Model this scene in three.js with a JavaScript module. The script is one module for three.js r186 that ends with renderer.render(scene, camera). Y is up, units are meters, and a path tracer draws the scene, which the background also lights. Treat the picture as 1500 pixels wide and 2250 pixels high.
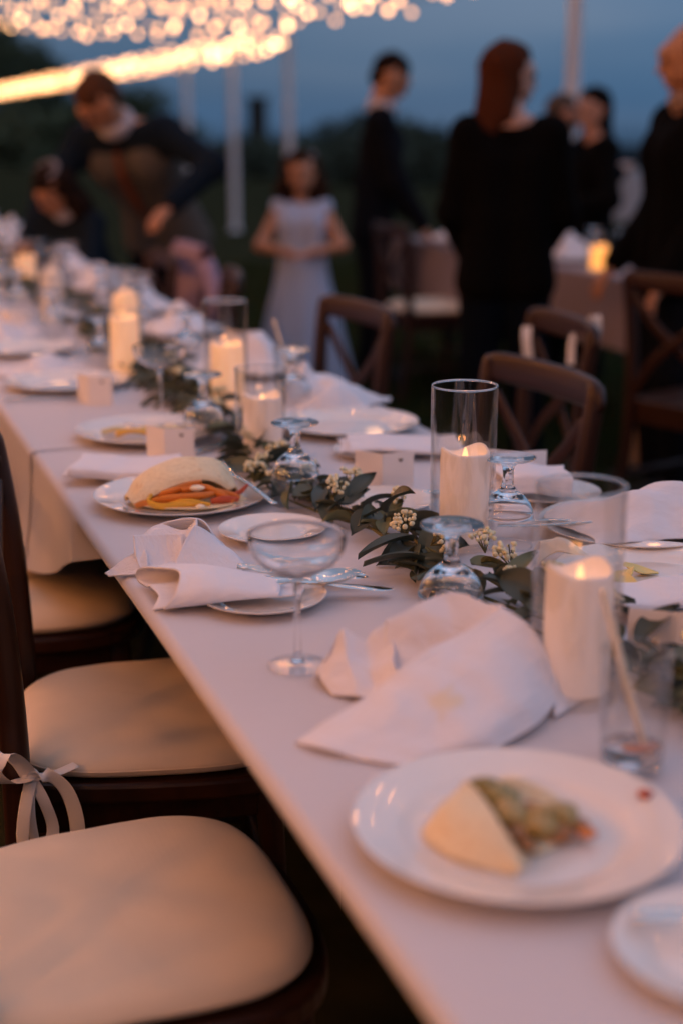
import * as THREE from 'three';
import { RoundedBoxGeometry } from 'three/addons/geometries/RoundedBoxGeometry.js';
import { mergeGeometries, mergeVertices } from 'three/addons/utils/BufferGeometryUtils.js';
import { ImprovedNoise } from 'three/addons/math/ImprovedNoise.js';

/* ---------- camera, sky, exposure ---------- */
const scene = new THREE.Scene();
const V = (x, y, z) => new THREE.Vector3(x, y, z);
const EYE = V(0, 1.32, 0), PITCH = 15.1 * Math.PI / 180, YAW = 20.2 * Math.PI / 180;
const camera = new THREE.PerspectiveCamera(39.6, 1500 / 2250, 0.1, 9000);
camera.position.copy(EYE);
camera.lookAt(EYE.clone().add(V(Math.sin(YAW) * Math.cos(PITCH), -Math.sin(PITCH), -Math.cos(YAW) * Math.cos(PITCH))));
camera.filmGauge = 36;            // 50 mm lens on a 24 x 36 mm frame held upright
camera.updateProjectionMatrix();
camera.focus = 1.9;
camera.userData.fStop = 1.8;
const renderer = new THREE.WebGLRenderer({ antialias: true });
renderer.toneMapping = THREE.LinearToneMapping;
renderer.toneMappingExposure = 1;
renderer.shadowMap.enabled = true;

const perlin = new ImprovedNoise();
const fbm = (x, y, z, o = 4) => { let s = 0, a = 0.5; for (let i = 0; i < o; i++) { s += a * perlin.noise(x, y, z); x *= 2.03; y *= 2.03; z *= 2.03; a *= 0.5; } return s; };
const clamp = THREE.MathUtils.clamp, lerp = THREE.MathUtils.lerp, sstep = THREE.MathUtils.smoothstep;
let seed = 7;
const rnd = () => { seed = (seed * 1664525 + 1013904223) >>> 0; return seed / 4294967296; };
const rr = (a, b) => a + (b - a) * rnd();

{ // blue-hour sky: soft overcast, a little lighter overhead, thin streaks of cloud
  const W = 1024, H = 512, d = new Float32Array(W * H * 4);
  for (let j = 0; j < H; j++) {
    const el = ((j + 0.5) / H - 0.5) * Math.PI, s = Math.sin(el);
    for (let i = 0; i < W; i++) {
      const az = ((i + 0.5) / W - 0.5) * 2 * Math.PI, x = Math.cos(az) * Math.cos(el), z = Math.sin(az) * Math.cos(el);
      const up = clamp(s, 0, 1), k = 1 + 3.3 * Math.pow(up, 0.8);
      const n = fbm(x * 3, s * 34, z * 3, 4), m = fbm(x * 2 + 9, s * 12, z * 2, 3);
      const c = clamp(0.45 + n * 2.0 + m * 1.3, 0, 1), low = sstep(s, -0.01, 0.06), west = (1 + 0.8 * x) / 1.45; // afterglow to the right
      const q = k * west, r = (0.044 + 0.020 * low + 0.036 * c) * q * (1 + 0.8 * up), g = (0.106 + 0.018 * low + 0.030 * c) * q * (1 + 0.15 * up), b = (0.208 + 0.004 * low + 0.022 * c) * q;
      d.set([r, g, b, 1], (j * W + i) * 4);
    }
  }
  const t = new THREE.DataTexture(d, W, H, THREE.RGBAFormat, THREE.FloatType);
  t.mapping = THREE.EquirectangularReflectionMapping; t.magFilter = THREE.LinearFilter; t.needsUpdate = true;
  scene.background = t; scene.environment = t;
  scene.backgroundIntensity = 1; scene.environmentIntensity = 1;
}
const BULB = new THREE.Color().setRGB(1, 0.35, 0.09);   // colour of the fairy lights

/* ---------- naming ---------- */
const used = {};
const numbered = (n) => { const k = used[n] = (used[n] ?? -1) + 1; return k ? `${n}_${String(k).padStart(3, '0')}` : n; };
function tag(o, label, category, group, kind) {
  if (label) o.userData.label = label; if (category) o.userData.category = category;
  if (group) o.userData.group = group; if (kind) o.userData.kind = kind; return o;
}
function thing(name, label, category, pos = [0, 0, 0], turn = 0, group) {
  const o = new THREE.Group(); o.name = numbered(name); o.position.set(...pos); o.rotation.y = turn; scene.add(o);
  return tag(o, label, category, group);
}
function part(name, geo, mat, parent) {
  const m = new THREE.Mesh(geo, mat); m.name = parent === scene ? numbered(name) : name; m.castShadow = m.receiveShadow = true; parent.add(m); return m;
}
function solo(name, geo, mat, label, category, pos = [0, 0, 0], turn = 0, group) {
  const m = part(name, geo, mat, scene); m.position.set(...pos); m.rotation.y = turn; return tag(m, label, category, group);
}
function copy(src, label, pos, turn = 0, group) {
  const c = src.clone(); c.name = numbered(src.name.replace(/_\d+$/, '')); scene.add(c); c.position.set(...pos); c.rotation.y = turn;
  c.userData = { ...src.userData }; if (label) c.userData.label = label; if (group) c.userData.group = group; return c;
}
const nth = (i) => ['first', 'second', 'third', 'fourth', 'fifth', 'sixth', 'seventh', 'eighth', 'ninth', 'tenth', 'eleventh', 'twelfth', 'thirteenth', 'fourteenth'][i];

/* ---------- materials ---------- */
const rgb = (r, g, b) => new THREE.Color().setRGB(r, g, b);
function noiseTex(w, h, f, srgb = false) {
  const d = new Uint8Array(w * h * 4);
  for (let j = 0; j < h; j++) for (let i = 0; i < w; i++) { const c = f(i / w, j / h); for (let k = 0; k < 3; k++) d[(j * w + i) * 4 + k] = clamp(c[k] ?? c[0], 0, 1) * 255; d[(j * w + i) * 4 + 3] = 255; }
  const t = new THREE.DataTexture(d, w, h); t.wrapS = t.wrapT = THREE.RepeatWrapping; t.magFilter = THREE.LinearFilter; t.minFilter = THREE.LinearMipmapLinearFilter; t.generateMipmaps = true; if (srgb) t.colorSpace = THREE.SRGBColorSpace; t.needsUpdate = true; return t;
}
const weave = noiseTex(256, 256, (u, v) => { const a = Math.sin(u * Math.PI * 2 * 64), b = Math.sin(v * Math.PI * 2 * 64); return [0.5 + 0.25 * (a * b > 0 ? a : b) + 0.2 * perlin.noise(u * 40, v * 40, 3)]; });
const grain = noiseTex(256, 512, (u, v) => { const n = perlin.noise(u * 34, v * 2.2, 1) * 0.5 + perlin.noise(u * 90, v * 5, 4) * 0.35 + perlin.noise(u * 5, v * 1.2, 8) * 0.5; const c = clamp(0.62 + n * 0.5, 0.2, 1); return [c, c * 0.96, c * 0.92]; });
const wrinkle = noiseTex(512, 512, (u, v) => { let s = 0, a = 0.5, f = 5; for (let i = 0; i < 4; i++) { s += a * (1 - Math.abs(perlin.noise(u * f + i * 7, v * f * 1.6, i * 3 + 2) * 1.7)); a *= 0.5; f *= 2.1; } return [clamp(s * 0.9, 0, 1)]; });
const toast = noiseTex(256, 256, (u, v) => { const n = fbm(u * 9, v * 9, 4, 4), k = sstep(n, 0.16, 0.34), f = 0.95 + 0.2 * fbm(u * 30, v * 30, 1, 2); return [f * (1 - 0.10 * k), f * (1 - 0.18 * k), f * (1 - 0.26 * k)]; });
const mottle = noiseTex(256, 256, (u, v) => { const n = fbm(u * 6, v * 6, 2, 5); const c = 0.95 + n * 0.07; return [c, c, c]; });
const std = (color, roughness, more = {}) => new THREE.MeshPhysicalMaterial({ color, roughness, ...more });
const M = {
  cloth: std(rgb(0.60, 0.58, 0.60), 0.95, { bumpMap: wrinkle, bumpScale: 0.0009 }),
  napkin: std(rgb(0.77, 0.755, 0.79), 0.9, { bumpMap: wrinkle, bumpScale: 0.0014, vertexColors: true }),
  cushion: std(rgb(0.82, 0.67, 0.50), 0.85, { map: mottle, bumpMap: weave, bumpScale: 0.0001 }),
  ribbon: std(rgb(0.74, 0.70, 0.66), 0.85),
  china: std(rgb(0.80, 0.745, 0.69), 0.22, { clearcoat: 1, clearcoatRoughness: 0.0 }),
  steel: std(rgb(0.74, 0.71, 0.67), 0.07, { metalness: 1 }),
  glass: std(rgb(1, 1, 1), 0, { transmission: 1, thickness: 0.004, ior: 1.5 }),
  crystal: std(rgb(0.965, 0.965, 0.965), 0, { transmission: 1, thickness: 0, ior: 1.75 }),
  pane: std(rgb(0.95, 0.955, 0.955), 0, { transmission: 1, thickness: 0, ior: 1.65 }),
  wood: std(rgb(0.046, 0.014, 0.005), 0.42, { map: grain, specularIntensity: 0.7 }),
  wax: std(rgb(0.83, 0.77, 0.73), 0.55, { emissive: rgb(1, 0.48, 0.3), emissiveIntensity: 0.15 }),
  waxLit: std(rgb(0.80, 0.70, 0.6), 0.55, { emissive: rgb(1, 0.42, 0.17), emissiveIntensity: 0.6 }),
  flame: std(rgb(0.9, 0.6, 0.3), 0.5, { emissive: rgb(1, 0.58, 0.25), emissiveIntensity: 1.6 }),
  card: std(rgb(0.80, 0.78, 0.78), 0.8),
  ink: std(rgb(0.10, 0.10, 0.11), 0.8),
  leaf: std(rgb(0.080, 0.095, 0.062), 0.55, { side: THREE.DoubleSide }),
  leafDark: std(rgb(0.046, 0.060, 0.042), 0.5, { side: THREE.DoubleSide }),
  leafPale: std(rgb(0.115, 0.125, 0.055), 0.6, { side: THREE.DoubleSide }),
  stem: std(rgb(0.13, 0.12, 0.04), 0.7),
  flower: std(rgb(0.72, 0.68, 0.46), 0.8),
  tortilla: std(rgb(0.82, 0.69, 0.46), 0.85, { map: toast, bumpMap: wrinkle, bumpScale: 0.001 }),
  straw: std(rgb(0.80, 0.70, 0.55), 0.6),
  black: std(rgb(0.008, 0.008, 0.009), 0.8),
  white: std(rgb(0.80, 0.79, 0.80), 0.6),
  bulb: std(BULB, 0.4, { emissive: rgb(1, 0.47, 0.2), emissiveIntensity: 7 }),
  bulbDim: std(BULB, 0.4, { emissive: rgb(1, 0.47, 0.2), emissiveIntensity: 4.5 }),
  bulbBright: std(BULB, 0.4, { emissive: rgb(1, 0.5, 0.22), emissiveIntensity: 12 }),
  bulbNear: std(BULB, 0.4, { emissive: BULB, emissiveIntensity: 60 }),
  wire: std(rgb(0.02, 0.02, 0.02), 0.7),
};

/* ---------- geometry helpers ---------- */
const lathe = (pts, seg = 48) => new THREE.LatheGeometry(pts.map(([r, y]) => new THREE.Vector2(Math.max(r, 1e-5), y)), seg);
const move = (g, x, y, z) => g.translate(x, y, z);
const merge = (list) => { list = list.map((g) => { g = g.index ? g.toNonIndexed() : g; for (const k of Object.keys(g.attributes)) if (!['position', 'normal', 'uv'].includes(k)) g.deleteAttribute(k); if (!g.attributes.uv) g.setAttribute('uv', new THREE.BufferAttribute(new Float32Array(g.attributes.position.count * 2), 2)); return g; }); return list.length === 1 ? list[0] : mergeGeometries(list); };
const spline = (pts, tension = 0.5) => new THREE.CatmullRomCurve3(pts.map((p) => p.isVector3 ? p : V(...p)), false, 'catmullrom', tension);
// a bar swept along a curve: half-widths (a across `side`, b across the other way) interpolated along it; round or squarish section
function sweep(pts, sizes, { seg = 16, radial = 10, side = V(0, 0, 1), square = 2, caps = true } = {}) {
  const c = spline(pts), pos = [], uv = [], idx = [];
  const L = c.getLength();
  for (let i = 0; i <= seg; i++) {
    const t = i / seg, p = c.getPoint(t), T = c.getTangent(t), f = t * (sizes.length - 1), k = Math.min(Math.floor(f), sizes.length - 2), q = sizes.length > 1 ? f - k : 0;
    const A = [].concat(sizes[Math.max(k, 0)]), B = [].concat(sizes[Math.min(Math.max(k, 0) + 1, sizes.length - 1)]);
    const a = lerp(A[0], B[0], q), b = lerp(A[1] ?? A[0], B[1] ?? B[0], q);
    const s = side.clone().addScaledVector(T, -side.dot(T)).normalize(), u = V(0, 0, 0).crossVectors(T, s).normalize();
    for (let j = 0; j <= radial; j++) {
      const w = j / radial * Math.PI * 2, cs = Math.cos(w), sn = Math.sin(w), e = 2 / square;
      const x = Math.sign(cs) * Math.pow(Math.abs(cs), e) * a, y = Math.sign(sn) * Math.pow(Math.abs(sn), e) * b;
      const v = p.clone().addScaledVector(s, x).addScaledVector(u, y); pos.push(v.x, v.y, v.z); uv.push(j / radial * 0.5, t * L * 2);
    }
  }
  const n = radial + 1;
  for (let i = 0; i < seg; i++) for (let j = 0; j < radial; j++) { const a = i * n + j; idx.push(a, a + 1, a + n, a + 1, a + n + 1, a + n); }
  if (caps) for (const [i, flip] of [[0, 1], [seg, 0]]) {
    const p = c.getPoint(i / seg), k = pos.length / 3; pos.push(p.x, p.y, p.z); uv.push(0, 0);
    for (let j = 0; j < radial; j++) flip ? idx.push(k, i * n + j + 1, i * n + j) : idx.push(k, i * n + j, i * n + j + 1);
  }
  const g = new THREE.BufferGeometry(); g.setAttribute('position', new THREE.Float32BufferAttribute(pos, 3)); g.setAttribute('uv', new THREE.Float32BufferAttribute(uv, 2)); g.setIndex(idx); g.computeVertexNormals(); return g;
}
// a sheet of cloth through a grid of points, with real thickness and fine creases
function sheet(rows, { nu = 40, nv = 28, thick = 0.0012, crease = 0.0012, freq = 28, z0 = 0, fold = 0.5 } = {}) {
  const lines = rows.map((r) => spline(r, fold));
  const P = [];
  for (let i = 0; i <= nu; i++) {
    const cross = spline(lines.map((l) => l.getPoint(i / nu)), fold), row = [];
    for (let j = 0; j <= nv; j++) row.push(cross.getPoint(j / nv));
    P.push(row);
  }
  const at = (i, j) => P[clamp(i, 0, nu)][clamp(j, 0, nv)];
  const N = P.map((r, i) => r.map((_, j) => V(0, 0, 0).crossVectors(at(i + 1, j).clone().sub(at(i - 1, j)), at(i, j + 1).clone().sub(at(i, j - 1))).normalize()));
  const pos = [], uv = [], idx = [], n = nv + 1, half = (nu + 1) * n;
  for (const s of [1, -1]) for (let i = 0; i <= nu; i++) for (let j = 0; j <= nv; j++) {
    const p = P[i][j], d = crease * fbm(p.x * freq + z0, p.y * freq, p.z * freq, 3) * 2 + s * (thick / 2 + (thick < 0.002 && Math.min(i, nu - i, (j * nu) / nv, ((nv - j) * nu) / nv) < nu * 0.06 ? 0.0006 : 0));
    const q = p.clone().addScaledVector(N[i][j], d); pos.push(q.x, q.y, q.z); uv.push(i / nu + z0, j / nv);
  }
  for (let i = 0; i < nu; i++) for (let j = 0; j < nv; j++) { const a = i * n + j; idx.push(a, a + n, a + 1, a + 1, a + n, a + n + 1, half + a, half + a + 1, half + a + n, half + a + 1, half + a + n + 1, half + a + n); }
  const rim = []; for (let i = 0; i < nu; i++) rim.push(i * n); for (let j = 0; j < nv; j++) rim.push(nu * n + j); for (let i = nu; i > 0; i--) rim.push(i * n + nv); for (let j = nv; j > 0; j--) rim.push(j);
  rim.forEach((a, k) => { const b = rim[(k + 1) % rim.length]; idx.push(a, half + a, b, b, half + a, half + b); });
  const g = new THREE.BufferGeometry(); g.setAttribute('position', new THREE.Float32BufferAttribute(pos, 3)); g.setAttribute('uv', new THREE.Float32BufferAttribute(uv, 2)); g.setIndex(idx); g.computeVertexNormals(); return g;
}
// a flat outline turned into a pillow: r(angle) outline, height profile
function pillow(outline, profile, { seg = 72, rings = 14, noise = 0 } = {}) {
  const pos = [], uv = [], idx = [], full = profile.length;
  for (let k = 0; k < full; k++) for (let i = 0; i <= seg; i++) {
    const [x, z] = outline(i / seg * Math.PI * 2), [s, y] = profile[k]; const nz = noise * fbm(x * s * 16, y * 20, z * s * 16, 3) * (s > 0.02 ? 1 : 0);
    pos.push(x * s, y + nz, z * s); uv.push(x * s * 2, z * s * 2);
  }
  const n = seg + 1;
  for (let k = 0; k < full - 1; k++) for (let i = 0; i < seg; i++) { const a = k * n + i; idx.push(a, a + n, a + 1, a + 1, a + n, a + n + 1); }
  const g = new THREE.BufferGeometry(); g.setAttribute('position', new THREE.Float32BufferAttribute(pos, 3)); g.setAttribute('uv', new THREE.Float32BufferAttribute(uv, 2)); g.setIndex(idx);
  const w = mergeVertices(g, 1e-5); w.computeVertexNormals(); return w;
}
// signed-distance surface meshed by surface nets
function field(f, lo, hi, cell) {
  const n = [0, 1, 2].map((k) => Math.ceil((hi[k] - lo[k]) / cell) + 1), [nx, ny, nz] = n, D = new Float32Array(nx * ny * nz), id = (i, j, k) => (k * ny + j) * nx + i;
  for (let k = 0; k < nz; k++) for (let j = 0; j < ny; j++) for (let i = 0; i < nx; i++) D[id(i, j, k)] = f(lo[0] + i * cell, lo[1] + j * cell, lo[2] + k * cell);
  const vert = new Int32Array(nx * ny * nz).fill(-1), pos = [], idx = [];
  for (let k = 0; k < nz - 1; k++) for (let j = 0; j < ny - 1; j++) for (let i = 0; i < nx - 1; i++) {
    let c = 0, x = 0, y = 0, z = 0;
    const d = (a, b, e) => D[id(i + a, j + b, k + e)];
    let neg = 0; for (let q = 0; q < 8; q++) if (d(q & 1, q >> 1 & 1, q >> 2) < 0) neg++;
    if (!neg || neg === 8) continue;
    for (let q = 0; q < 8; q++) for (const m of [1, 2, 4]) if (!(q & m)) {
      const r = q | m, a = d(q & 1, q >> 1 & 1, q >> 2), b = d(r & 1, r >> 1 & 1, r >> 2);
      if ((a < 0) !== (b < 0)) { const t = a / (a - b); x += (q & 1) + (m === 1 ? t : 0); y += (q >> 1 & 1) + (m === 2 ? t : 0); z += (q >> 2) + (m === 4 ? t : 0); c++; }
    }
    vert[id(i, j, k)] = pos.length / 3; pos.push(lo[0] + (i + x / c) * cell, lo[1] + (j + y / c) * cell, lo[2] + (k + z / c) * cell);
  }
  const quad = (a, b, c, d, flip) => { if (a < 0 || b < 0 || c < 0 || d < 0) return; flip ? idx.push(a, c, b, a, d, c) : idx.push(a, b, c, a, c, d); };
  for (let k = 1; k < nz - 1; k++) for (let j = 1; j < ny - 1; j++) for (let i = 1; i < nx - 1; i++) {
    const a = D[id(i, j, k)] < 0;
    if (a !== D[id(i + 1, j, k)] < 0) quad(vert[id(i, j - 1, k - 1)], vert[id(i, j, k - 1)], vert[id(i, j, k)], vert[id(i, j - 1, k)], !a);
    if (a !== D[id(i, j + 1, k)] < 0) quad(vert[id(i - 1, j, k - 1)], vert[id(i - 1, j, k)], vert[id(i, j, k)], vert[id(i, j, k - 1)], !a);
    if (a !== D[id(i, j, k + 1)] < 0) quad(vert[id(i - 1, j - 1, k)], vert[id(i, j - 1, k)], vert[id(i, j, k)], vert[id(i - 1, j, k)], !a);
  }
  const g = new THREE.BufferGeometry(); g.setAttribute('position', new THREE.Float32BufferAttribute(pos, 3)); g.setIndex(idx); g.computeVertexNormals(); return g;
}
const smin = (a, b, k) => { const h = Math.max(k - Math.abs(a - b), 0) / k; return Math.min(a, b) - h * h * k * 0.25; };
const cap = (x, y, z, A, B, ra, rb) => { const dx = B[0] - A[0], dy = B[1] - A[1], dz = B[2] - A[2], px = x - A[0], py = y - A[1], pz = z - A[2], l = dx * dx + dy * dy + dz * dz || 1e-9, t = clamp((px * dx + py * dy + pz * dz) / l, 0, 1); return Math.hypot(px - dx * t, py - dy * t, pz - dz * t) - (ra + (rb - ra) * t); };
function capsules(list, k, cell, bump) { // list of [A, B, ra, rb]
  const lo = [1e9, 1e9, 1e9], hi = [-1e9, -1e9, -1e9];
  for (const [A, B, ra, rb] of list) for (const [P, r] of [[A, ra], [B, rb]]) for (let q = 0; q < 3; q++) { lo[q] = Math.min(lo[q], P[q] - r); hi[q] = Math.max(hi[q], P[q] + r); }
  const pad = cell * 2.5 + (bump ? 0.02 : 0);
  return field((x, y, z) => { let d = 1e9; for (const [A, B, ra, rb] of list) d = smin(d, cap(x, y, z, A, B, ra, rb), k); return bump ? d + bump(x, y, z) : d; }, lo.map((v) => v - pad), hi.map((v) => v + pad), cell);
}

/* ---------- the setting ---------- */
{ // hilltop lawn that falls away to a valley and a far plain
  const pos = [], idx = [], uv = [], R = [0, 2, 4, 6, 8, 11, 15, 20, 26, 34, 45, 60, 90, 140, 220, 400, 800, 1600, 3000, 6000], S = 64;
  R.forEach((r, k) => { for (let i = 0; i <= S; i++) { const a = i / S * Math.PI * 2, x = Math.cos(a) * r, z = Math.sin(a) * r - 4; const fall = -62 * sstep(r, 36, 900), rough = r > 20 ? fbm(x * 0.01, 3, z * 0.01, 3) * Math.min(r * 0.03, 6) : 0.0; pos.push(x, fall + rough, z); uv.push(x, z); } });
  for (let k = 0; k < R.length - 1; k++) for (let i = 0; i < S; i++) { const a = k * (S + 1) + i; idx.push(a, a + 1, a + S + 1, a + 1, a + S + 2, a + S + 1); }
  const g = new THREE.BufferGeometry(); g.setAttribute('position', new THREE.Float32BufferAttribute(pos, 3)); g.setAttribute('uv', new THREE.Float32BufferAttribute(uv, 2)); g.setIndex(idx); g.computeVertexNormals();
  const t = noiseTex(256, 256, (u, v) => { const n = fbm(u * 8, v * 8, 5, 5); return [0.55 + n * 0.6, 0.55 + n * 0.55, 0.5 + n * 0.5]; }); t.repeat.set(0.5, 0.5);
  const m = part('ground', g, std(rgb(0.060, 0.060, 0.034), 1, { map: t, specularIntensity: 0 }), scene); tag(m, 'dark evening lawn under the tables and falling away behind', 'lawn', null, 'structure');
  const far = []; for (const [x, z, w, h, dd] of [[900, -2600, 1500, 26, 300], [2200, -2300, 1300, 34, 300], [-300, -3000, 1400, 30, 300], [3300, -1500, 1200, 30, 300]]) { const s = new THREE.SphereGeometry(1, 32, 10, 0, Math.PI * 2, 0, Math.PI / 2); s.scale(w, h, dd); far.push(move(s, x, -62, z)); }
  const hl = part('hills', merge(far), std(rgb(0.02, 0.03, 0.04), 1, { specularIntensity: 0 }), scene); tag(hl, 'low dark blue hills along the far horizon', 'hills', null, 'structure');  // bluish base colour stands in for distance haze
  // grass tufts where the lawn shows between tables and chairs
  const blade = []; for (let i = 0; i < 6; i++) { const a = i * 1.05, h = 0.05 + 0.03 * ((i * 37) % 7) / 7, b = new THREE.BufferGeometry(), c = Math.cos(a), s = Math.sin(a); b.setAttribute('position', new THREE.Float32BufferAttribute([c * 0.012 - s * 0.003, 0, s * 0.012 + c * 0.003, c * 0.012 + s * 0.003, 0, s * 0.012 - c * 0.003, c * 0.045, h, s * 0.045], 3)); b.computeVertexNormals(); blade.push(b); }
  const n = 26000, im = new THREE.InstancedMesh(merge(blade), std(rgb(0.04, 0.055, 0.02), 0.9, { specularIntensity: 0.1, side: THREE.DoubleSide }), n), o = new THREE.Object3D(); im.name = 'grass';
  for (let i = 0; i < n; i++) { const z = -0.6 - 13 * Math.pow(rnd(), 0.8); o.position.set(rr(0.9, 1.6 + -z * 0.75), 0.0, z); o.rotation.y = rr(0, 6.3); o.scale.setScalar(rr(0.7, 1.7)); o.updateMatrix(); im.setMatrixAt(i, o.matrix); im.setColorAt(i, rgb(rr(0.5, 1.2), rr(0.6, 1.1), rr(0.5, 1.1))); }
  im.receiveShadow = true; scene.add(im); tag(im, 'short dark grass around the chair legs beside the tables', 'grass', null, 'stuff');
}
// trees and hedges behind the tent: tapered trunk, limbs, crown of leaf clumps
function tree(name, label, x, z, w, h, base, n, mat, group) {
  const t = thing(name, label, name.includes('hedge') || name.includes('bush') ? 'bush' : 'tree', [x, base, z], 0, group);
  const limbs = [sweep([[0, -0.5, 0], [0.1, h * 0.25, 0], [-0.05, h * 0.55, 0.1]], [w * 0.05, w * 0.02], { radial: 7, seg: 6 })];
  for (let i = 0; i < 5; i++) { const a = i * 1.3; limbs.push(sweep([[0, h * 0.2 + i * h * 0.04, 0], [Math.cos(a) * w * 0.2, h * 0.45, Math.sin(a) * w * 0.2], [Math.cos(a) * w * 0.34, h * 0.62, Math.sin(a) * w * 0.34]], [w * 0.02, w * 0.006], { radial: 5, seg: 5 })); }
  part('trunk', merge(limbs), std(rgb(0.05, 0.04, 0.03), 0.95), t);
  const clumps = []; for (let i = 0; i < 26; i++) { const a = rr(0, 6.3), q = Math.sqrt(rnd()), y = rr(0.3, 0.94); const lim = Math.sqrt(Math.max(0, 1 - ((y - 0.5) / 0.5) ** 2)); clumps.push([Math.cos(a) * q * w * 0.5 * lim, y * h, Math.sin(a) * q * w * 0.5 * lim, rr(0.13, 0.24) * w]); }
  const pos = []; const p = V(0, 0, 0), u = V(0, 0, 0), v = V(0, 0, 0), s = w * 0.022 + 0.05;
  for (let i = 0; i < n; i++) { const c = clumps[i % clumps.length]; p.set(rr(-1, 1), rr(-1, 1), rr(-1, 1)).normalize().multiplyScalar(c[3] * Math.pow(rnd(), 0.35)); p.x += c[0]; p.y = Math.max(0.05, p.y * 0.8 + c[1]); p.z += c[2]; u.set(rr(-1, 1), rr(-1, 1), rr(-1, 1)).normalize().multiplyScalar(s * rr(0.7, 1.4)); v.set(rr(-1, 1), rr(-1, 1), rr(-1, 1)).normalize().multiplyScalar(s * rr(0.5, 1)); pos.push(p.x - u.x, p.y - u.y, p.z - u.z, p.x + v.x, p.y + v.y, p.z + v.z, p.x + u.x, p.y + u.y, p.z + u.z); }
  const g = new THREE.BufferGeometry(); g.setAttribute('position', new THREE.Float32BufferAttribute(pos, 3)); g.computeVertexNormals();
  part('crown', g, mat, t);
}
const crownA = std(rgb(0.10, 0.11, 0.06), 0.9, { specularIntensity: 0.1, side: THREE.DoubleSide }), crownB = std(rgb(0.085, 0.10, 0.07), 0.9, { specularIntensity: 0.1, side: THREE.DoubleSide });
tree('broadleaf_tree', 'dark rounded tree behind the golden string lights at upper left', 6.2, -64, 8.2, 7.4, -1.6, 12000, crownA);
tree('broadleaf_tree', 'dark tree cut by the left edge of the picture', 1.0, -60, 5.6, 6.6, -1.4, 9000, crownA);
tree('broadleaf_tree', 'low spreading dark tree behind the man in the waistcoat', 11.6, -64, 8.4, 4.2, -1.8, 10000, crownA);
tree('hedge_bush', 'long dark bush below the golden lights at far left', 4.6, -56, 12, 3.0, -1.4, 14000, crownA);
tree('hedge_bush', 'dark bush left of the chimney behind the tent pole', 11.6, -37, 4.6, 1.15, -0.5, 6000, crownB);
tree('hedge_bush', 'tall rounded dark bush behind the girl and the suited man', 15.0, -38, 3.4, 2.2, -0.6, 8000, crownB);
tree('hedge_bush', 'dark bush seen between the suited man and the red-haired woman', 18.3, -38, 3.6, 1.1, -0.6, 6000, crownB);
tree('hedge_bush', 'low dark bush right of the embracing couple', 27.0, -38, 6.0, 0.75, -0.6, 7000, crownB);
tree('hedge_bush', 'wide dark bush directly behind the standing girl', 12.9, -31, 4.4, 1.25, -0.4, 7000, crownB);
for (let i = 0; i < 5; i++) tree('broadleaf_tree', `unseen tall dark tree added left of the tables, ${nth(i)} of the row`, -10 - (i % 2), 5 - i * 5.2, 7, 9.5, -0.1, 5000, crownA, 'added trees left of the tables');  // unseen row, added to block sky light from the left
{ // low dark stone building with a chimney beyond the lawn
  const t = thing('stone_cottage', 'low dark building with one square chimney beyond the lawn', 'building', [12.15, -0.7, -40], -0.3);
  const wm = std(rgb(0.05, 0.045, 0.04), 0.95), rm = std(rgb(0.03, 0.03, 0.035), 0.9);
  part('wall', new RoundedBoxGeometry(4.4, 1.0, 3, 1, 0.03).translate(0, 0.5, 0), wm, t);
  const sh = new THREE.Shape([[-1.7, 0], [1.7, 0], [0, 0.62]].map(([x, y]) => new THREE.Vector2(x, y)));
  const roof = part('roof', new THREE.ExtrudeGeometry(sh, { depth: 4.7, bevelEnabled: false }).rotateY(Math.PI / 2).translate(-2.35, 1.0, 0), rm, t);
  part('chimney', new RoundedBoxGeometry(0.56, 1.7, 0.5, 1, 0.02).translate(0.05, 1.95, 0), wm, roof);
  part('chimney_cap', new RoundedBoxGeometry(0.66, 0.12, 0.6, 1, 0.02).translate(0.05, 2.83, 0), wm, roof);
  part('door', new RoundedBoxGeometry(0.6, 0.85, 0.06, 1, 0.01).translate(0.9, 0.43, 1.52), rm, t);
}
// white tent poles along the eave
function pole(x, z, label, r = 0.038) {
  const t = thing('tent_pole', label, 'tent pole', [x, 0, z], 0, null);
  part('pole', lathe([[r, 0.02], [r, 1.55], [r * 0.92, 1.57], [r * 0.92, 2.34], [r * 0.6, 2.4], [0, 2.41]], 16), M.white, t);
  part('base_plate', lathe([[0, 0], [0.09, 0], [0.09, 0.012], [r + 0.004, 0.02], [0, 0.03]], 20), M.white, t);
  part('collar', lathe([[r + 0.001, 1.5], [r + 0.01, 1.51], [r + 0.01, 1.6], [r + 0.001, 1.61]], 16), M.white, t);
}
pole(5.22, -9.4, 'white tent pole rising behind the embracing couple', 0.055);
pole(5.32, -16.2, 'white tent pole standing behind the girl in the pale dress', 0.05);
pole(5.34, -18.6, 'white tent pole left of the girl, reaching down beside the grey waistcoat', 0.052);
pole(5.34, -21.0, 'faintest white tent pole, behind the back of the man in the waistcoat', 0.05);

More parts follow.
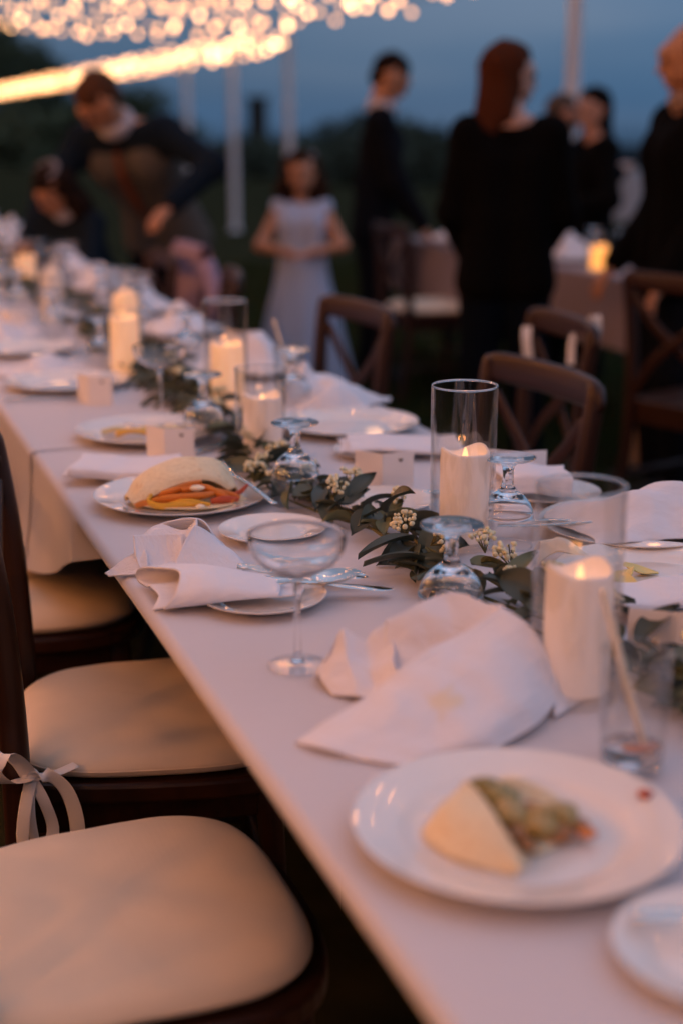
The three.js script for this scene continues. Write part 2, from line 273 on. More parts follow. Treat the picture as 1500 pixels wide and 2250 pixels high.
// strings of fairy lights: a wire and its bulbs; every few bulbs carry a lamp
const bulbGeo = new THREE.IcosahedronGeometry(1, 1);
function lights(label, P, Q, sag, n, r, { lamps = 0, power = 0.2, mat = M.bulb, jitter = 0.02, group } = {}) {
  const t = thing('string_light', label, 'string lights', P, 0, group), D = V(Q[0] - P[0], Q[1] - P[1], Q[2] - P[2]);
  const at = (u) => D.clone().multiplyScalar(u).add(V(0, -sag * 4 * u * (1 - u), 0));
  const pts = []; for (let i = 0; i <= 16; i++) pts.push(at(i / 16));
  part('wire', sweep(pts, [0.003], { seg: 40, radial: 5, side: V(0.3, 1, 0.2) }), M.wire, t);
  for (let i = 0; i < n; i++) {
    const p = at((i + 0.5 + rr(-0.3, 0.3)) / n); p.x += rr(-jitter, jitter); p.y += rr(-jitter, jitter) - r; p.z += rr(-jitter, jitter);
    const b = part('bulb', bulbGeo, mat === M.bulb ? [M.bulb, M.bulbDim, M.bulb, M.bulbBright, M.bulbDim][Math.floor(rnd() * 5)] : mat, t); b.position.copy(p); b.scale.setScalar(r * rr(0.75, 1.15));
    if (lamps && i % Math.ceil(n / lamps) === Math.floor(n / lamps / 2)) { const l = new THREE.PointLight(BULB, power); l.position.copy(p); l.castShadow = true; l.shadow.radius = 2; t.add(l); }
  }
}
// along the far eave, from the pole behind the girl into the distance
for (const [dy, dx, k] of [[0, 0, 0], [-0.08, 0.05, 1], [0.08, -0.03, 2]])
  lights(['main row of the golden lights along the far tent eave', 'lowest row of the golden lights along the far tent eave', 'topmost row of the golden lights along the far tent eave'][k], [5.3 + dx, 2.34 + dy, -16.2 - k * 0.5], [5.3 + dx, 2.36 + dy, -52], 0.02, 190, 0.026, { jitter: 0.05 });
// swags across the tent from the near pole
const SW = [[[5.2, 2.42, -9.4], [0.6, 2.75, -16.5], 0.42, 34], [[5.2, 2.46, -9.4], [-1.4, 3.2, -14], 0.5, 36], [[5.2, 2.5, -9.4], [1.2, 3.1, -20], 0.35, 40], [[5.2, 2.5, -9.6], [-2.6, 3.6, -15], 0.45, 38], [[5.2, 2.55, -9.6], [2.4, 3.2, -22], 0.25, 36], [[5.2, 2.6, -9.6], [-0.4, 3.7, -18], 0.4, 40], [[5.2, 2.44, -9.4], [2.2, 2.62, -19], 0.22, 36]];
SW.forEach(([P, Q, s, n], i) => lights(`${nth(i)} swag of warm fairy lights from the bottom, across the top edge`, P, Q, s, n, 0.023, { jitter: 0.06 }));
// swags over the tables, above the frame
for (let i = 0; i < 9; i++) { const z = 1.6 - i * 1.5; lights(`swag of fairy lights over the long table, ${nth(i)} from the near end`, [-6.0, 2.7, z], [3.4, 3.1, z - 0.8], 0.35, 46, 0.013, { lamps: 5, power: 0.12, mat: M.bulbNear }); }
lights('unseen string of fairy lights added along the left of the long table, nearer one', [-1.5, 2.2, 2.5], [-1.5, 2.25, -9], 0.12, 60, 0.013, { lamps: 12, power: 1.15, mat: M.bulbNear });  // added out of view to throw low warm light on the seats
lights('unseen string of fairy lights added along the left of the long table, outer one', [-2.6, 2.15, 2.5], [-2.6, 2.2, -9], 0.12, 60, 0.013, { lamps: 12, power: 1.15, mat: M.bulbNear });  // second added string, unseen, for the same low side light

/* ---------- tables and linen ---------- */
const TOP = 0.75;
function banquetTable(x0, x1, z0, z1, label, group) {
  const t = thing('banquet_table', label, 'table', [(x0 + x1) / 2, 0, (z0 + z1) / 2], 0, group), w = x1 - x0 - 0.012, l = Math.abs(z1 - z0) - 0.02;
  part('tabletop', new RoundedBoxGeometry(w, 0.024, l, 2, 0.008).translate(0, TOP - 0.016, 0), M.wood, t);
  for (const sx of [-1, 1]) for (const sz of [-1, 1]) part('leg', sweep([[sx * w * 0.12, TOP - 0.03, sz * l * 0.4], [sx * w * 0.12, 0.4, sz * l * 0.4], [sx * w * 0.25, 0, sz * l * 0.4]], [0.014], { seg: 6, radial: 8 }), M.black, t);
  for (const sz of [-1, 1]) part('leg_brace', sweep([[-w * 0.15, 0.3, sz * l * 0.4], [w * 0.15, 0.3, sz * l * 0.4]], [0.01], { seg: 4, radial: 8, side: V(0, 1, 0) }), M.black, t);
}
// a cloth over a table: section across x from the left hem over the top to the right hem, lengthwise waves on the drops
function tablecloth(x0, x1, z0, z1, dropL, dropR, label, group, pull = () => 0) {
  const R = 0.014, n = 90, prof = []; // [side, s]: side -1 left drop, 0 top, 1 right drop
  const pos = [], uv = [], idx = [], cx = (x0 + x1) / 2, cz = (z0 + z1) / 2;
  const sec = (z) => {
    const p = [], dl = dropL(z), dr = dropR(z), wv = (s, k) => (fbm(z * 3.2 + k, s * 1.5, k, 3) * 0.07 + Math.sin(z * 15 + k) * 0.008) * sstep(s, 0.02, 0.35);
    for (let i = 10; i >= 1; i--) { const s = dl * i / 10; p.push([x0 - wv(s, 3) - 0.05 * s + (dl < 0.06 ? s * 0.8 : 0), TOP - R - s]); }
    for (let i = 0; i <= 4; i++) { const a = Math.PI - i / 4 * Math.PI / 2; p.push([x0 + R + Math.cos(a) * R, TOP - R + Math.sin(a) * R]); }
    for (let i = 1; i < 16; i++) { const x = lerp(x0 + R, x1 - R, i / 16); p.push([x, TOP + 0.0007 * fbm(x * 6, z * 3, 2, 3)]); }
    for (let i = 0; i <= 4; i++) { const a = Math.PI / 2 - i / 4 * Math.PI / 2; p.push([x1 - R + Math.cos(a) * R, TOP - R + Math.sin(a) * R]); }
    for (let i = 1; i <= 10; i++) { const s = dr * i / 10; p.push([x1 + wv(s, 7) + 0.03 * s - pull(z) * s / 0.73, TOP - R - s]); }
    return p;
  };
  let m = 0; for (let k = 0; k <= n; k++) { const z = lerp(z0, z1, k / n), p = sec(z); m = p.length; p.forEach(([x, y], i) => { pos.push(x - cx, y, z - cz); uv.push(x * 4, z * 4); }); }
  for (let k = 0; k < n; k++) for (let i = 0; i < m - 1; i++) { const a = k * m + i; idx.push(a, a + 1, a + m, a + 1, a + m + 1, a + m); }
  const g = new THREE.BufferGeometry(); g.setAttribute('position', new THREE.Float32BufferAttribute(pos, 3)); g.setAttribute('uv', new THREE.Float32BufferAttribute(uv, 2)); g.setIndex(idx); g.computeVertexNormals();
  return solo('tablecloth', g, M.cloth, label, 'tablecloth', [cx, 0, cz], 0, group);
}
const XL = 0.345, XR = 1.113, J = [0.1, -2.62, -5.06, -7.5, -9.94];
for (let i = 0; i < 4; i++) {
  const w = ['nearest', 'second', 'third', 'farthest'][i];
  banquetTable(XL, XR, J[i], J[i + 1], `${w} folding table of the long row, hidden under its white cloth`, 'tables of the long row');
  const wide = i % 2 ? 0.003 : 0, lap = i % 2 ? 0.05 : 0.002;
  tablecloth(XL - wide, XR + wide, J[i] + (i % 2 ? lap : -lap), J[i + 1] - (i % 2 ? lap : -lap), (z) => i ? 0.24 + 0.12 * sstep(-z, 2.7, 3.6) + 0.02 * Math.sin(z * 3) : 0.035 + 0.17 * sstep(-z, 1.95, 2.6), (z) => i ? 0.34 : 0.72, `${w} white tablecloth on the long dinner table`, 'white cloths of the long table', i ? undefined : (z) => 0.33).position.y += i % 2 ? 0.0018 : 0;
}
const X2 = 2.97;
banquetTable(X2, X2 + 0.77, -4.7, -7.3, 'folding table of the second row, behind the red-haired woman');
tablecloth(X2, X2 + 0.77, -4.7, -7.3, () => 0.26, () => 0.26, 'tablecloth tinted dull mauve in place of dim light, on the second dinner table behind the red-haired woman').material = std(rgb(0.30, 0.235, 0.235), 0.95, { bumpMap: weave, bumpScale: 0.0001 });  // weaker light on this cloth is put into its darker colour
{ // a white-clothed high table far off
  const t = thing('cocktail_table', 'distant small table under a pleated white cloth, right of the couple', 'table', [9.9, 0, -16]);
  part('tabletop', lathe([[0, 0.76], [0.37, 0.76], [0.38, 0.775], [0.37, 0.79], [0, 0.79]], 32), M.wood, t);
  part('pedestal', lathe([[0.25, 0], [0.25, 0.02], [0.03, 0.05], [0.03, 0.76]], 20), M.black, t);
  const pos = [], idx = []; for (let k = 0; k <= 8; k++) for (let i = 0; i <= 120; i++) { const a = i / 120 * Math.PI * 2, s = k / 8, r = (k === 0 ? 0.37 : 0.385 + s * 0.03) + Math.sin(a * 20) * 0.018 * s; pos.push(Math.cos(a) * r, 0.795 - s * 0.6, Math.sin(a) * r); }
  for (let k = 0; k < 8; k++) for (let i = 0; i < 120; i++) { const a = k * 121 + i; idx.push(a, a + 121, a + 1, a + 1, a + 121, a + 122); }
  const g = new THREE.BufferGeometry(); g.setAttribute('position', new THREE.Float32BufferAttribute(pos, 3)); g.setIndex(idx); g.computeVertexNormals();
  const c = solo('tablecloth', merge([g, new THREE.CircleGeometry(0.372, 60).rotateX(-Math.PI / 2).translate(0, 0.796, 0)]), M.cloth, 'pleated white cloth on the distant small table right of the couple', 'tablecloth', [9.9, 0, -16]);
}

/* ---------- chairs ---------- */
// local axes: x across, +z towards the front of the seat
function chairParts(t) {
  const W = M.wood;
  const sh = new THREE.Shape(); sh.moveTo(-0.17, -0.19); sh.lineTo(0.17, -0.19); sh.bezierCurveTo(0.2, -0.1, 0.215, 0.08, 0.205, 0.13); sh.bezierCurveTo(0.19, 0.2, 0.1, 0.215, 0, 0.215); sh.bezierCurveTo(-0.1, 0.215, -0.19, 0.2, -0.205, 0.13); sh.bezierCurveTo(-0.215, 0.08, -0.2, -0.1, -0.17, -0.19);
  part('seat', new THREE.ExtrudeGeometry(sh, { depth: 0.018, bevelSize: 0.006, bevelThickness: 0.006, bevelSegments: 2, curveSegments: 10 }).rotateX(Math.PI / 2).translate(0, 0.452, 0), W, t);
  for (const s of [-1, 1]) {
    part('front_leg', sweep([[s * 0.165, 0.425, 0.155], [s * 0.172, 0.22, 0.165], [s * 0.18, 0, 0.178]], [0.02, 0.017, 0.014], { seg: 8, radial: 12, side: V(1, 0, 0), square: 3 }), W, t);
    part('back_post', sweep([[s * 0.2, 0, -0.25], [s * 0.185, 0.25, -0.2], [s * 0.178, 0.46, -0.19], [s * 0.186, 0.68, -0.196], [s * 0.195, 0.835, -0.212], [s * 0.187, 0.868, -0.218]], [0.016, 0.019, 0.02, 0.019, 0.017, 0.015], { seg: 22, radial: 14, side: V(1, 0, 0), square: 2.6 }), W, t);
    part('side_stretcher', sweep([[s * 0.172, 0.2, 0.165], [s * 0.19, 0.2, -0.215]], [0.011], { seg: 4, radial: 8, side: V(0, 1, 0) }), W, t);
    part('brace', sweep([[-s * 0.168, 0.475, -0.192 + s * 0.005], [-s * 0.07, 0.6, -0.204 + s * 0.007], [s * 0.07, 0.7, -0.216 + s * 0.007], [s * 0.17, 0.795, -0.212 + s * 0.004]], [[0.005, 0.016]], { seg: 14, radial: 10, side: V(0, 0, 1), square: 3 }), W, t);
    part('side_apron', new RoundedBoxGeometry(0.016, 0.05, 0.33, 2, 0.004).translate(s * 0.168, 0.405, -0.015), W, t);
  }
  part('front_apron', new RoundedBoxGeometry(0.32, 0.05, 0.016, 2, 0.004).translate(0, 0.405, 0.155), W, t);
  part('back_apron', new RoundedBoxGeometry(0.33, 0.05, 0.016, 2, 0.004).translate(0, 0.405, -0.18), W, t);
  part('top_rail', sweep([[-0.195, 0.82, -0.211], [-0.186, 0.848, -0.218], [-0.1, 0.85, -0.236], [0, 0.85, -0.242], [0.1, 0.85, -0.236], [0.186, 0.848, -0.218], [0.195, 0.82, -0.211]], [[0.012, 0.018], [0.012, 0.029], [0.012, 0.031], [0.012, 0.031], [0.012, 0.031], [0.012, 0.029], [0.012, 0.018]], { seg: 28, radial: 14, side: V(0, 0, 1), square: 3 }), W, t);
  part('front_stretcher', sweep([[-0.175, 0.24, 0.165], [0.175, 0.24, 0.165]], [0.011], { seg: 4, radial: 8, side: V(0, 1, 0) }), W, t);
}
const cushionOutline = (a) => { const c = Math.cos(a), s = Math.sin(a), e = 2 / 3.4; const x = Math.sign(c) * Math.pow(Math.abs(c), e), z = Math.sign(s) * Math.pow(Math.abs(s), e); return [x * (0.197 + 0.012 * z), z * 0.2]; };
function cushionGeo() { return pillow(cushionOutline, [[0.001, 0.042], [0.2, 0.0417], [0.4, 0.041], [0.6, 0.0398], [0.72, 0.0385], [0.82, 0.0362], [0.89, 0.033], [0.935, 0.0295], [0.965, 0.0255], [0.985, 0.0212], [0.993, 0.019], [1.004, 0.0165], [1.006, 0.013], [1.0, 0.0085], [0.985, 0.004], [0.95, 0.0015], [0.5, 0.0005], [0.001, 0.0005]], { seg: 96, noise: 0.0022 }); }
const ribbonStrip = (pts, w = 0.010, side = V(0.85, 0.1, 0.5)) => sweep(pts, [[w, 0.0009]], { seg: 26, radial: 8, side, square: 3 });
let chairProto, cushionProto;
function chair(x, z, turn, label, group, cushion) {
  let c; if (!chairProto) { c = chairProto = thing('crossback_chair', label, 'chair', [x, 0, z], turn, group); chairParts(c); } else c = copy(chairProto, label, [x, 0, z], turn, group);
  if (!cushion) return c;
  const p = V(0, 0.459, 0.0).applyAxisAngle(V(0, 1, 0), turn).add(V(x, 0, z));
  if (!cushionProto) { cushionProto = thing('seat_cushion', cushion, 'cushion', p.toArray(), turn, 'ivory cushions on the chairs'); part('pad', cushionGeo(), M.cushion, cushionProto);
    part('piping', new THREE.TubeGeometry(new THREE.CatmullRomCurve3(Array.from({ length: 60 }, (_, i) => { const [x, z] = cushionOutline(i / 60 * Math.PI * 2); return V(x * 1.004, 0.0135, z * 1.004); }), true), 140, 0.0014, 6, true), M.cushion, cushionProto); }
  else copy(cushionProto, cushion, p.toArray(), turn);
  return c;
}
const E90 = Math.PI / 2;
// left side of the long table (their seats face it, +x)
chair(0.25, -1.413, E90, 'dark wooden chair under the nearest ivory cushion', 'chairs', 'nearest ivory seat cushion, large in the lower left corner');
chair(0.415, -1.957, E90 - 0.17, 'dark wooden chair whose post carries the white bow', null, 'second ivory cushion from the camera, tied with the white bow');
chair(0.315, -2.59, E90 - 0.05, 'dark wooden chair third from the camera on the left', null, 'third ivory cushion from the camera on the left side');
for (let i = 0; i < 3; i++) chair(0.27 + 0.02 * i, -3.2 - i * 0.62, E90 + 0.05, `${nth(i + 3)} wooden chair from the camera on the left side`, null, `${nth(i + 3)} ivory cushion from the camera on the left side`);
// right side of the long table (facing -x)
chair(1.085, -2.41, -E90 + 0.06, 'brown crossback chair behind the middle glass vase, right of the table', 'chairs', 'ivory cushion on the brown chair behind the middle vase');
chair(1.12, -3.5, -E90 + 0.09, 'brown crossback chair standing before the girl in the pale dress', null, 'ivory cushion on the chair before the girl');
chair(1.05, -4.5, -E90 - 0.2, 'dark chair at the table left of the girl in the pale dress', null, 'ivory cushion on the dark chair left of the girl');
chair(1.0, -5.22, -E90, 'dark chair with a lilac jacket hung over its back', null, 'ivory cushion on the chair with the lilac jacket');
// stray and second-row chairs
chair(1.49, -3.10, -E90 - 0.12, 'dark chair with white ribbon ends tied to its back', null, 'pale cushion on the chair with the white ribbons');
chair(2.74, -3.92, E90 + 0.3, 'brown chair at the right edge before the bald man');
chair(2.84, -6.45, E90, 'chair with a pale seat in front of the suited man', null, 'pale seat cushion in front of the suited man');
{ // white bow that ties the second cushion to its post
  const b = thing('ribbon_bow', 'white fabric bow tied round the post of the second chair', 'bow', [0.213, 0.478, -1.792]);
  part('knot', new THREE.SphereGeometry(0.013, 14, 10).scale(1, 0.9, 1.1), M.ribbon, b);
  part('tie', ribbonStrip([[0.062, 0.008, 0.002], [0.03, 0.004, 0.012], [0.0, 0, 0.006]], 0.010), M.ribbon, b);
  part('loop', ribbonStrip([[0, 0, 0.006], [-0.014, 0.03, 0.02], [-0.034, 0.05, 0.03], [-0.052, 0.03, 0.03], [-0.034, 0.005, 0.02], [0, 0, 0.006]], 0.014), M.ribbon, b);
  part('loop', ribbonStrip([[0, 0, 0.008], [0.014, -0.03, 0.02], [0.024, -0.075, 0.02], [0.008, -0.105, 0.022], [-0.016, -0.09, 0.02], [-0.012, -0.04, 0.02], [0, 0, 0.01]], 0.009), M.ribbon, b);
  part('tail', ribbonStrip([[0, 0.004, 0.008], [0.022, 0.008, 0.024], [0.042, -0.012, 0.03], [0.054, -0.055, 0.03], [0.056, -0.115, 0.026]], 0.011), M.ribbon, b);
  part('tail', ribbonStrip([[0, 0, 0.004], [-0.004, -0.05, 0.016], [0.002, -0.12, 0.012], [-0.002, -0.21, 0.008]], 0.007), M.ribbon, b);
}
{ // ribbon ends at the stray chair
  const b = thing('ribbon_tie', 'white ribbon ends hanging from the back of the dark chair', 'ribbon', [1.735, 0.83, -3.02]);
  part('tail', ribbonStrip([[0, 0.02, 0], [0.02, 0.05, 0.02], [0.01, -0.03, 0.03], [-0.02, -0.08, 0.03]], 0.012), M.ribbon, b);
  part('tail', ribbonStrip([[0, 0.02, -0.01], [-0.03, 0.0, 0.0], [-0.045, -0.06, 0.02]], 0.009), M.ribbon, b);
  const c = thing('ribbon_tie', 'small white ribbon on the left post of the dark chair', 'ribbon', [1.70, 0.80, -3.25]);
  part('tail', ribbonStrip([[0, 0.03, 0], [-0.01, 0.0, 0.02], [-0.005, -0.05, 0.025]], 0.012), M.ribbon, c);
}
{ // lilac jacket over a chair back
  const rows = [-0.2, -0.1, 0, 0.1, 0.2].map((u) => [[u * 1.1, 0.45, 0.05], [u * 1.15, 0.7, 0.01], [u * 1.0, 0.885, -0.005], [u, 0.89, -0.045], [u * 1.15, 0.7, -0.055], [u * 1.25 + 0.02, 0.42, -0.06]]);
  const g = sheet(rows, { nu: 30, nv: 30, thick: 0.004, crease: 0.012, freq: 12 });
  const j = thing('jacket', 'lilac jacket draped over the chair back left of the girl', 'jacket', [1.30, 0, -5.22], -E90);
  part('body', g, std(rgb(0.30, 0.22, 0.31), 0.9), j);
  for (const s of [-1, 1]) part('sleeve', sweep([[s * 0.21, 0.86, -0.03], [s * 0.26, 0.7, -0.05], [s * 0.25, 0.4, -0.06]], [0.03, 0.045, 0.035], { seg: 12, radial: 12, side: V(1, 0, 0) }), std(rgb(0.30, 0.22, 0.31), 0.9), j);
}
{ // paper bag on the grass
  const t = thing('paper_bag', 'tan paper bag with a handle standing on the grass at right', 'bag', [3.02, 0, -4.62], 0.4), bm = std(rgb(0.42, 0.27, 0.17), 0.8);
  part('body', new RoundedBoxGeometry(0.25, 0.2, 0.12, 2, 0.008).translate(0, 0.1, 0), bm, t);
  for (const s of [-1, 1]) part('handle', sweep([[-0.1, 0.19, s * 0.05], [-0.075, 0.29, s * 0.035], [0, 0.36, s * 0.02], [0.075, 0.29, s * 0.035], [0.1, 0.19, s * 0.05]], [[0.004, 0.016]], { seg: 20, radial: 8, side: V(0, 0, 1), square: 3 }), bm, t);
}

/* ---------- tableware ---------- */
const TURN = -YAW; // the place settings below are described looking along the lens: x right, z towards the viewer
const onTop = (x, z, h = 0) => [x, TOP + h, z];
const dinnerGeo = lathe([[0, 0.004], [0.082, 0.004], [0.088, 0.0045], [0.096, 0.009], [0.104, 0.0125], [0.134, 0.0185], [0.1362, 0.0196], [0.1366, 0.0186], [0.1345, 0.0165], [0.104, 0.0095], [0.094, 0.004], [0.086, 0], [0.08, 0], [0.078, 0.0015], [0, 0.0015]], 96);
const sideGeo = lathe([[0, 0.0035], [0.046, 0.0035], [0.052, 0.0055], [0.058, 0.0085], [0.0775, 0.0132], [0.0792, 0.0142], [0.0795, 0.0133], [0.078, 0.0115], [0.058, 0.0062], [0.052, 0.0022], [0.048, 0], [0.043, 0], [0.042, 0.001], [0, 0.001]], 80);
let dinner0, side0;
const dinner = (x, z, label, g = 'white dinner plates') => dinner0 ? copy(dinner0, label, onTop(x, z, 0.0012), 0, g) : (dinner0 = solo('dinner_plate', dinnerGeo, M.china, label, 'plate', onTop(x, z, 0.0012), 0, g));
const sidePlate = (x, z, label, g = 'small white side plates') => side0 ? copy(side0, label, onTop(x, z, 0.0012), 0, g) : (side0 = solo('side_plate', sideGeo, M.china, label, 'plate', onTop(x, z, 0.0012), 0, g));

// glassware
// thin-walled bowls and feet, solid stems
const shell = (pts, seg = 64) => lathe(pts, seg);
function stemware(t, solid, thin, names, flip, lift) {
  [[names[0], solid, M.glass], [names[1], thin, M.crystal]].forEach(([n, p, m]) => { const g = lathe(p, 72); if (flip) g.rotateX(Math.PI).translate(0, lift, 0); part(n, g, m, t); });
  const q = thin.reduce((a, b) => b[1] > a[1] ? b : a), w = flip ? q : thin[2]; part('edge', new THREE.TorusGeometry(w[0], 0.0011, 8, 72).rotateX(Math.PI / 2).translate(0, flip ? lift - w[1] : w[1] + 0.0005, 0), M.glass, t);
}
const gobletPts = [[[0.0001, 0.0005], [0.034, 0.0], [0.0368, 0.0012], [0.0372, 0.0026], [0.035, 0.0042], [0.022, 0.0075], [0.0125, 0.011], [0.009, 0.015], [0.0078, 0.022], [0.0076, 0.033], [0.0085, 0.042], [0.013, 0.049], [0.023, 0.0565], [0.032, 0.0665], [0.0372, 0.08], [0.0382, 0.086], [0.0368, 0.0862], [0.0357, 0.081], [0.0303, 0.0685], [0.0205, 0.0605], [0.011, 0.0575], [0, 0.0565]], [[0.0383, 0.0865], [0.0388, 0.095], [0.038, 0.112], [0.0366, 0.1285], [0.0362, 0.1295], [0.0354, 0.1292], [0.0366, 0.112], [0.0373, 0.095], [0.0369, 0.0865]]];
let goblet0;
const goblet = (x, z, label) => goblet0 ? copy(goblet0, label, onTop(x, z, 0.001), 0) : (goblet0 = (() => { const t = thing('water_goblet', label, 'glass', onTop(x, z, 0.001), 0, 'upturned goblets along the table'); stemware(t, ...gobletPts, ['foot_and_stem', 'bowl'], true, 0.13); return t; })());
const coupePts = [[[0, 0.005], [0.0072, 0.0055], [0.0072, 0.0085], [0.0042, 0.014], [0.0034, 0.04], [0.0034, 0.08], [0.0045, 0.098], [0.009, 0.1035], [0.025, 0.109], [0.041, 0.119], [0.0505, 0.132], [0.0532, 0.145], [0.0528, 0.1515], [0.0521, 0.1518], [0.0514, 0.1512], [0.0517, 0.145], [0.0489, 0.1325], [0.0397, 0.1206], [0.024, 0.111], [0.008, 0.106], [0, 0.1055]], [[0.0001, 0.0005], [0.030, 0], [0.0318, 0.001], [0.0315, 0.0022], [0.02, 0.0045], [0.0075, 0.008]]];
let coupe0;
const coupe = (x, z, label) => coupe0 ? copy(coupe0, label, onTop(x, z, 0.001), 0) : (coupe0 = (() => { const t = thing('coupe_glass', label, 'glass', onTop(x, z, 0.001), 0, 'coupe glasses on the table'); stemware(t, ...coupePts, ['bowl_and_stem', 'foot'], false, 0); return t; })());
let tumbler0;
function tumbler(x, z, label, drink) {
  const make = () => {
    const t = thing('tall_glass', label, 'glass', onTop(x, z, 0.001));
    part('glass', lathe([[0, 0], [0.0285, 0], [0.030, 0.002], [0.0325, 0.115], [0.0322, 0.116], [0.0312, 0.1155], [0.0288, 0.012], [0.027, 0.009], [0, 0.0085]], 56), M.pane, t);
    part('straw', sweep([[0.012, 0.014, 0.01], [-0.008, 0.08, 0], [-0.026, 0.155, -0.012], [-0.030, 0.172, -0.014]], [0.0034], { seg: 12, radial: 12 }), M.straw, t);
    part('drink', lathe([[0, 0.0095], [0.0272, 0.0098], [0.0285, 0.022], [0, 0.022]], 40), std(rgb(0.98, 0.86, 0.83), 0, { transmission: 1, thickness: 0.01, ior: 1.33 }), t);
    part('citrus_peel', new THREE.TorusGeometry(0.013, 0.004, 8, 20, 4.2).rotateX(1.2).translate(0.006, 0.022, 0.006), std(rgb(0.62, 0.30, 0.2), 0.5), t);
    return t;
  };
  return tumbler0 ? copy(tumbler0, label, onTop(x, z, 0.001), 0.6) : (tumbler0 = make());
}
// glass cylinder and the candle inside it
let vase0; const candleKinds = {};
function vaseWithCandle(x, z, h, ch, label, clabel, lit) {
  if (!vase0) {
    vase0 = thing('glass_vase', label, 'vase', onTop(x, z, 0.001), 0, 'glass cylinder vases');
    part('wall', lathe([[0.0455, 0.004], [0.0458, 0.02], [0.0458, 0.2275], [0.0452, 0.229], [0.0442, 0.2282], [0.0436, 0.226], [0.0434, 0.012], [0.042, 0.009]], 72), M.pane, vase0);
    part('rim', new THREE.TorusGeometry(0.0448, 0.0014, 12, 90).rotateX(Math.PI / 2).translate(0, 0.2285, 0), M.glass, vase0);
    part('base', lathe([[0, 0.0002], [0.043, 0], [0.0455, 0.002], [0.0455, 0.004], [0.042, 0.0088], [0, 0.0088]], 60), M.pane, vase0);
  } else copy(vase0, label, onTop(x, z, 0.001));
  const v = scene.children[scene.children.length - 1]; v.scale.y = h / 0.229;
  const key = ch + (lit ? 'l' : ''), pos = onTop(x + 0.003, z, 0.0095 * h / 0.229 + 0.0012);
  if (candleKinds[key]) { copy(candleKinds[key], clabel, pos, rr(0, 6)); return; }
  const c = candleKinds[key] = thing('pillar_candle', clabel, 'candle', pos, 0.4, 'cream pillar candles');
  const g = lathe([[0, 0], [0.0325, 0], [0.034, 0.0015], [0.0345, 0.03], [0.0345, ch - 0.012], [0.034, ch - 0.003], [0.032, ch], [0.029, ch - 0.001], [0.0265, ch - 0.008], [0.02, ch - 0.016], [0, ch - 0.018]], 64), p = g.attributes.position;
  for (let i = 0; i < p.count; i++) { const a = Math.atan2(p.getZ(i), p.getX(i)), w = sstep(p.getY(i), ch - 0.03, ch); p.setY(i, p.getY(i) + w * (0.004 * Math.sin(a * 2 + 1) + 0.0025 * Math.sin(a * 3 + 2) - 0.002)); const q = 1 + 0.012 * perlin.noise(Math.cos(a) * 1.5, p.getY(i) * 14, Math.sin(a) * 1.5); p.setX(i, p.getX(i) * q); p.setZ(i, p.getZ(i) * q); }
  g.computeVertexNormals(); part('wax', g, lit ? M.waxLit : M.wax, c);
  part('flame', lathe([[0, ch - 0.018], [0.003, ch - 0.015], [0.0042, ch - 0.010], [0.0026, ch - 0.003], [0, ch + 0.003]], 16), M.flame, c);
  const l = new THREE.PointLight(BULB, lit ? 0.004 : 0.0012); l.position.set(0, ch - 0.004, 0); l.castShadow = true; l.shadow.radius = 0.25; c.add(l);
}
// cutlery, lying along +x
const forkGeo = merge([sweep([[-0.1, 0.002, 0], [-0.06, 0.004, 0], [0.0, 0.006, 0], [0.04, 0.004, 0], [0.062, 0.003, 0]], [[0.006, 0.0016], [0.0045, 0.0018], [0.0032, 0.002], [0.006, 0.0015], [0.011, 0.0012]], { seg: 28, radial: 12, side: V(0, 0, 1) }), ...[-1.5, -0.5, 0.5, 1.5].map((k) => sweep([[0.058, 0.003, k * 0.0055], [0.08, 0.0045, k * 0.0055], [0.1, 0.009, k * 0.0054]], [[0.0021, 0.0011], [0.0011, 0.0008]], { seg: 10, radial: 8, side: V(0, 0, 1) }))]);
const knifeGeo = merge([sweep([[-0.11, 0.004, 0], [-0.06, 0.004, 0], [0.0, 0.003, 0]], [[0.0075, 0.0034], [0.006, 0.003], [0.0045, 0.0024]], { seg: 16, radial: 14, side: V(0, 0, 1) }), sweep([[0, 0.003, 0], [0.03, 0.003, 0.001], [0.08, 0.003, 0.001], [0.1, 0.003, -0.002]], [[0.005, 0.0016], [0.009, 0.001], [0.0095, 0.0008], [0.002, 0.0006]], { seg: 22, radial: 12, side: V(0, 0, 1) })]);
function spoonGeo() {
  const bowl = pillow((a) => { const c = Math.cos(a), s = Math.sin(a); return [c * (0.031 + 0.003 * c), s * 0.02 * (1 - 0.12 * c)]; }, [[0.001, -0.0075], [0.3, -0.0068], [0.6, -0.0045], [0.85, -0.001], [0.97, 0.0018], [1, 0.0026], [0.985, 0.0027], [0.94, 0.0018], [0.83, 0], [0.58, -0.0033], [0.3, -0.0055], [0.001, -0.0062]], { seg: 48 });
  return merge([bowl.translate(0.075, 0.009, 0), sweep([[0.046, 0.0105, 0], [0.03, 0.011, 0], [0.0, 0.009, 0], [-0.06, 0.004, 0], [-0.11, 0.003, 0]], [[0.005, 0.0016], [0.0028, 0.002], [0.003, 0.002], [0.0045, 0.0018], [0.007, 0.0015]], { seg: 26, radial: 12, side: V(0, 0, 1) })]);
}
let fork0, knife0, spoon0;
function cutlery(kind, x, h, z, turn, label, tilt = 0, roll = 0) {
  const mk = { fork: () => fork0 ??= new THREE.Mesh(forkGeo, M.steel), knife: () => knife0 ??= new THREE.Mesh(knifeGeo, M.steel), spoon: () => spoon0 ??= new THREE.Mesh(spoonGeo(), M.steel) }[kind]();
  const m = mk.clone(); m.name = numbered(kind === 'knife' ? 'table_knife' : kind); m.position.set(x, TOP + h, z); m.rotation.set(roll, turn, tilt, 'YXZ'); m.castShadow = m.receiveShadow = true; scene.add(m); return tag(m, label, kind);
}
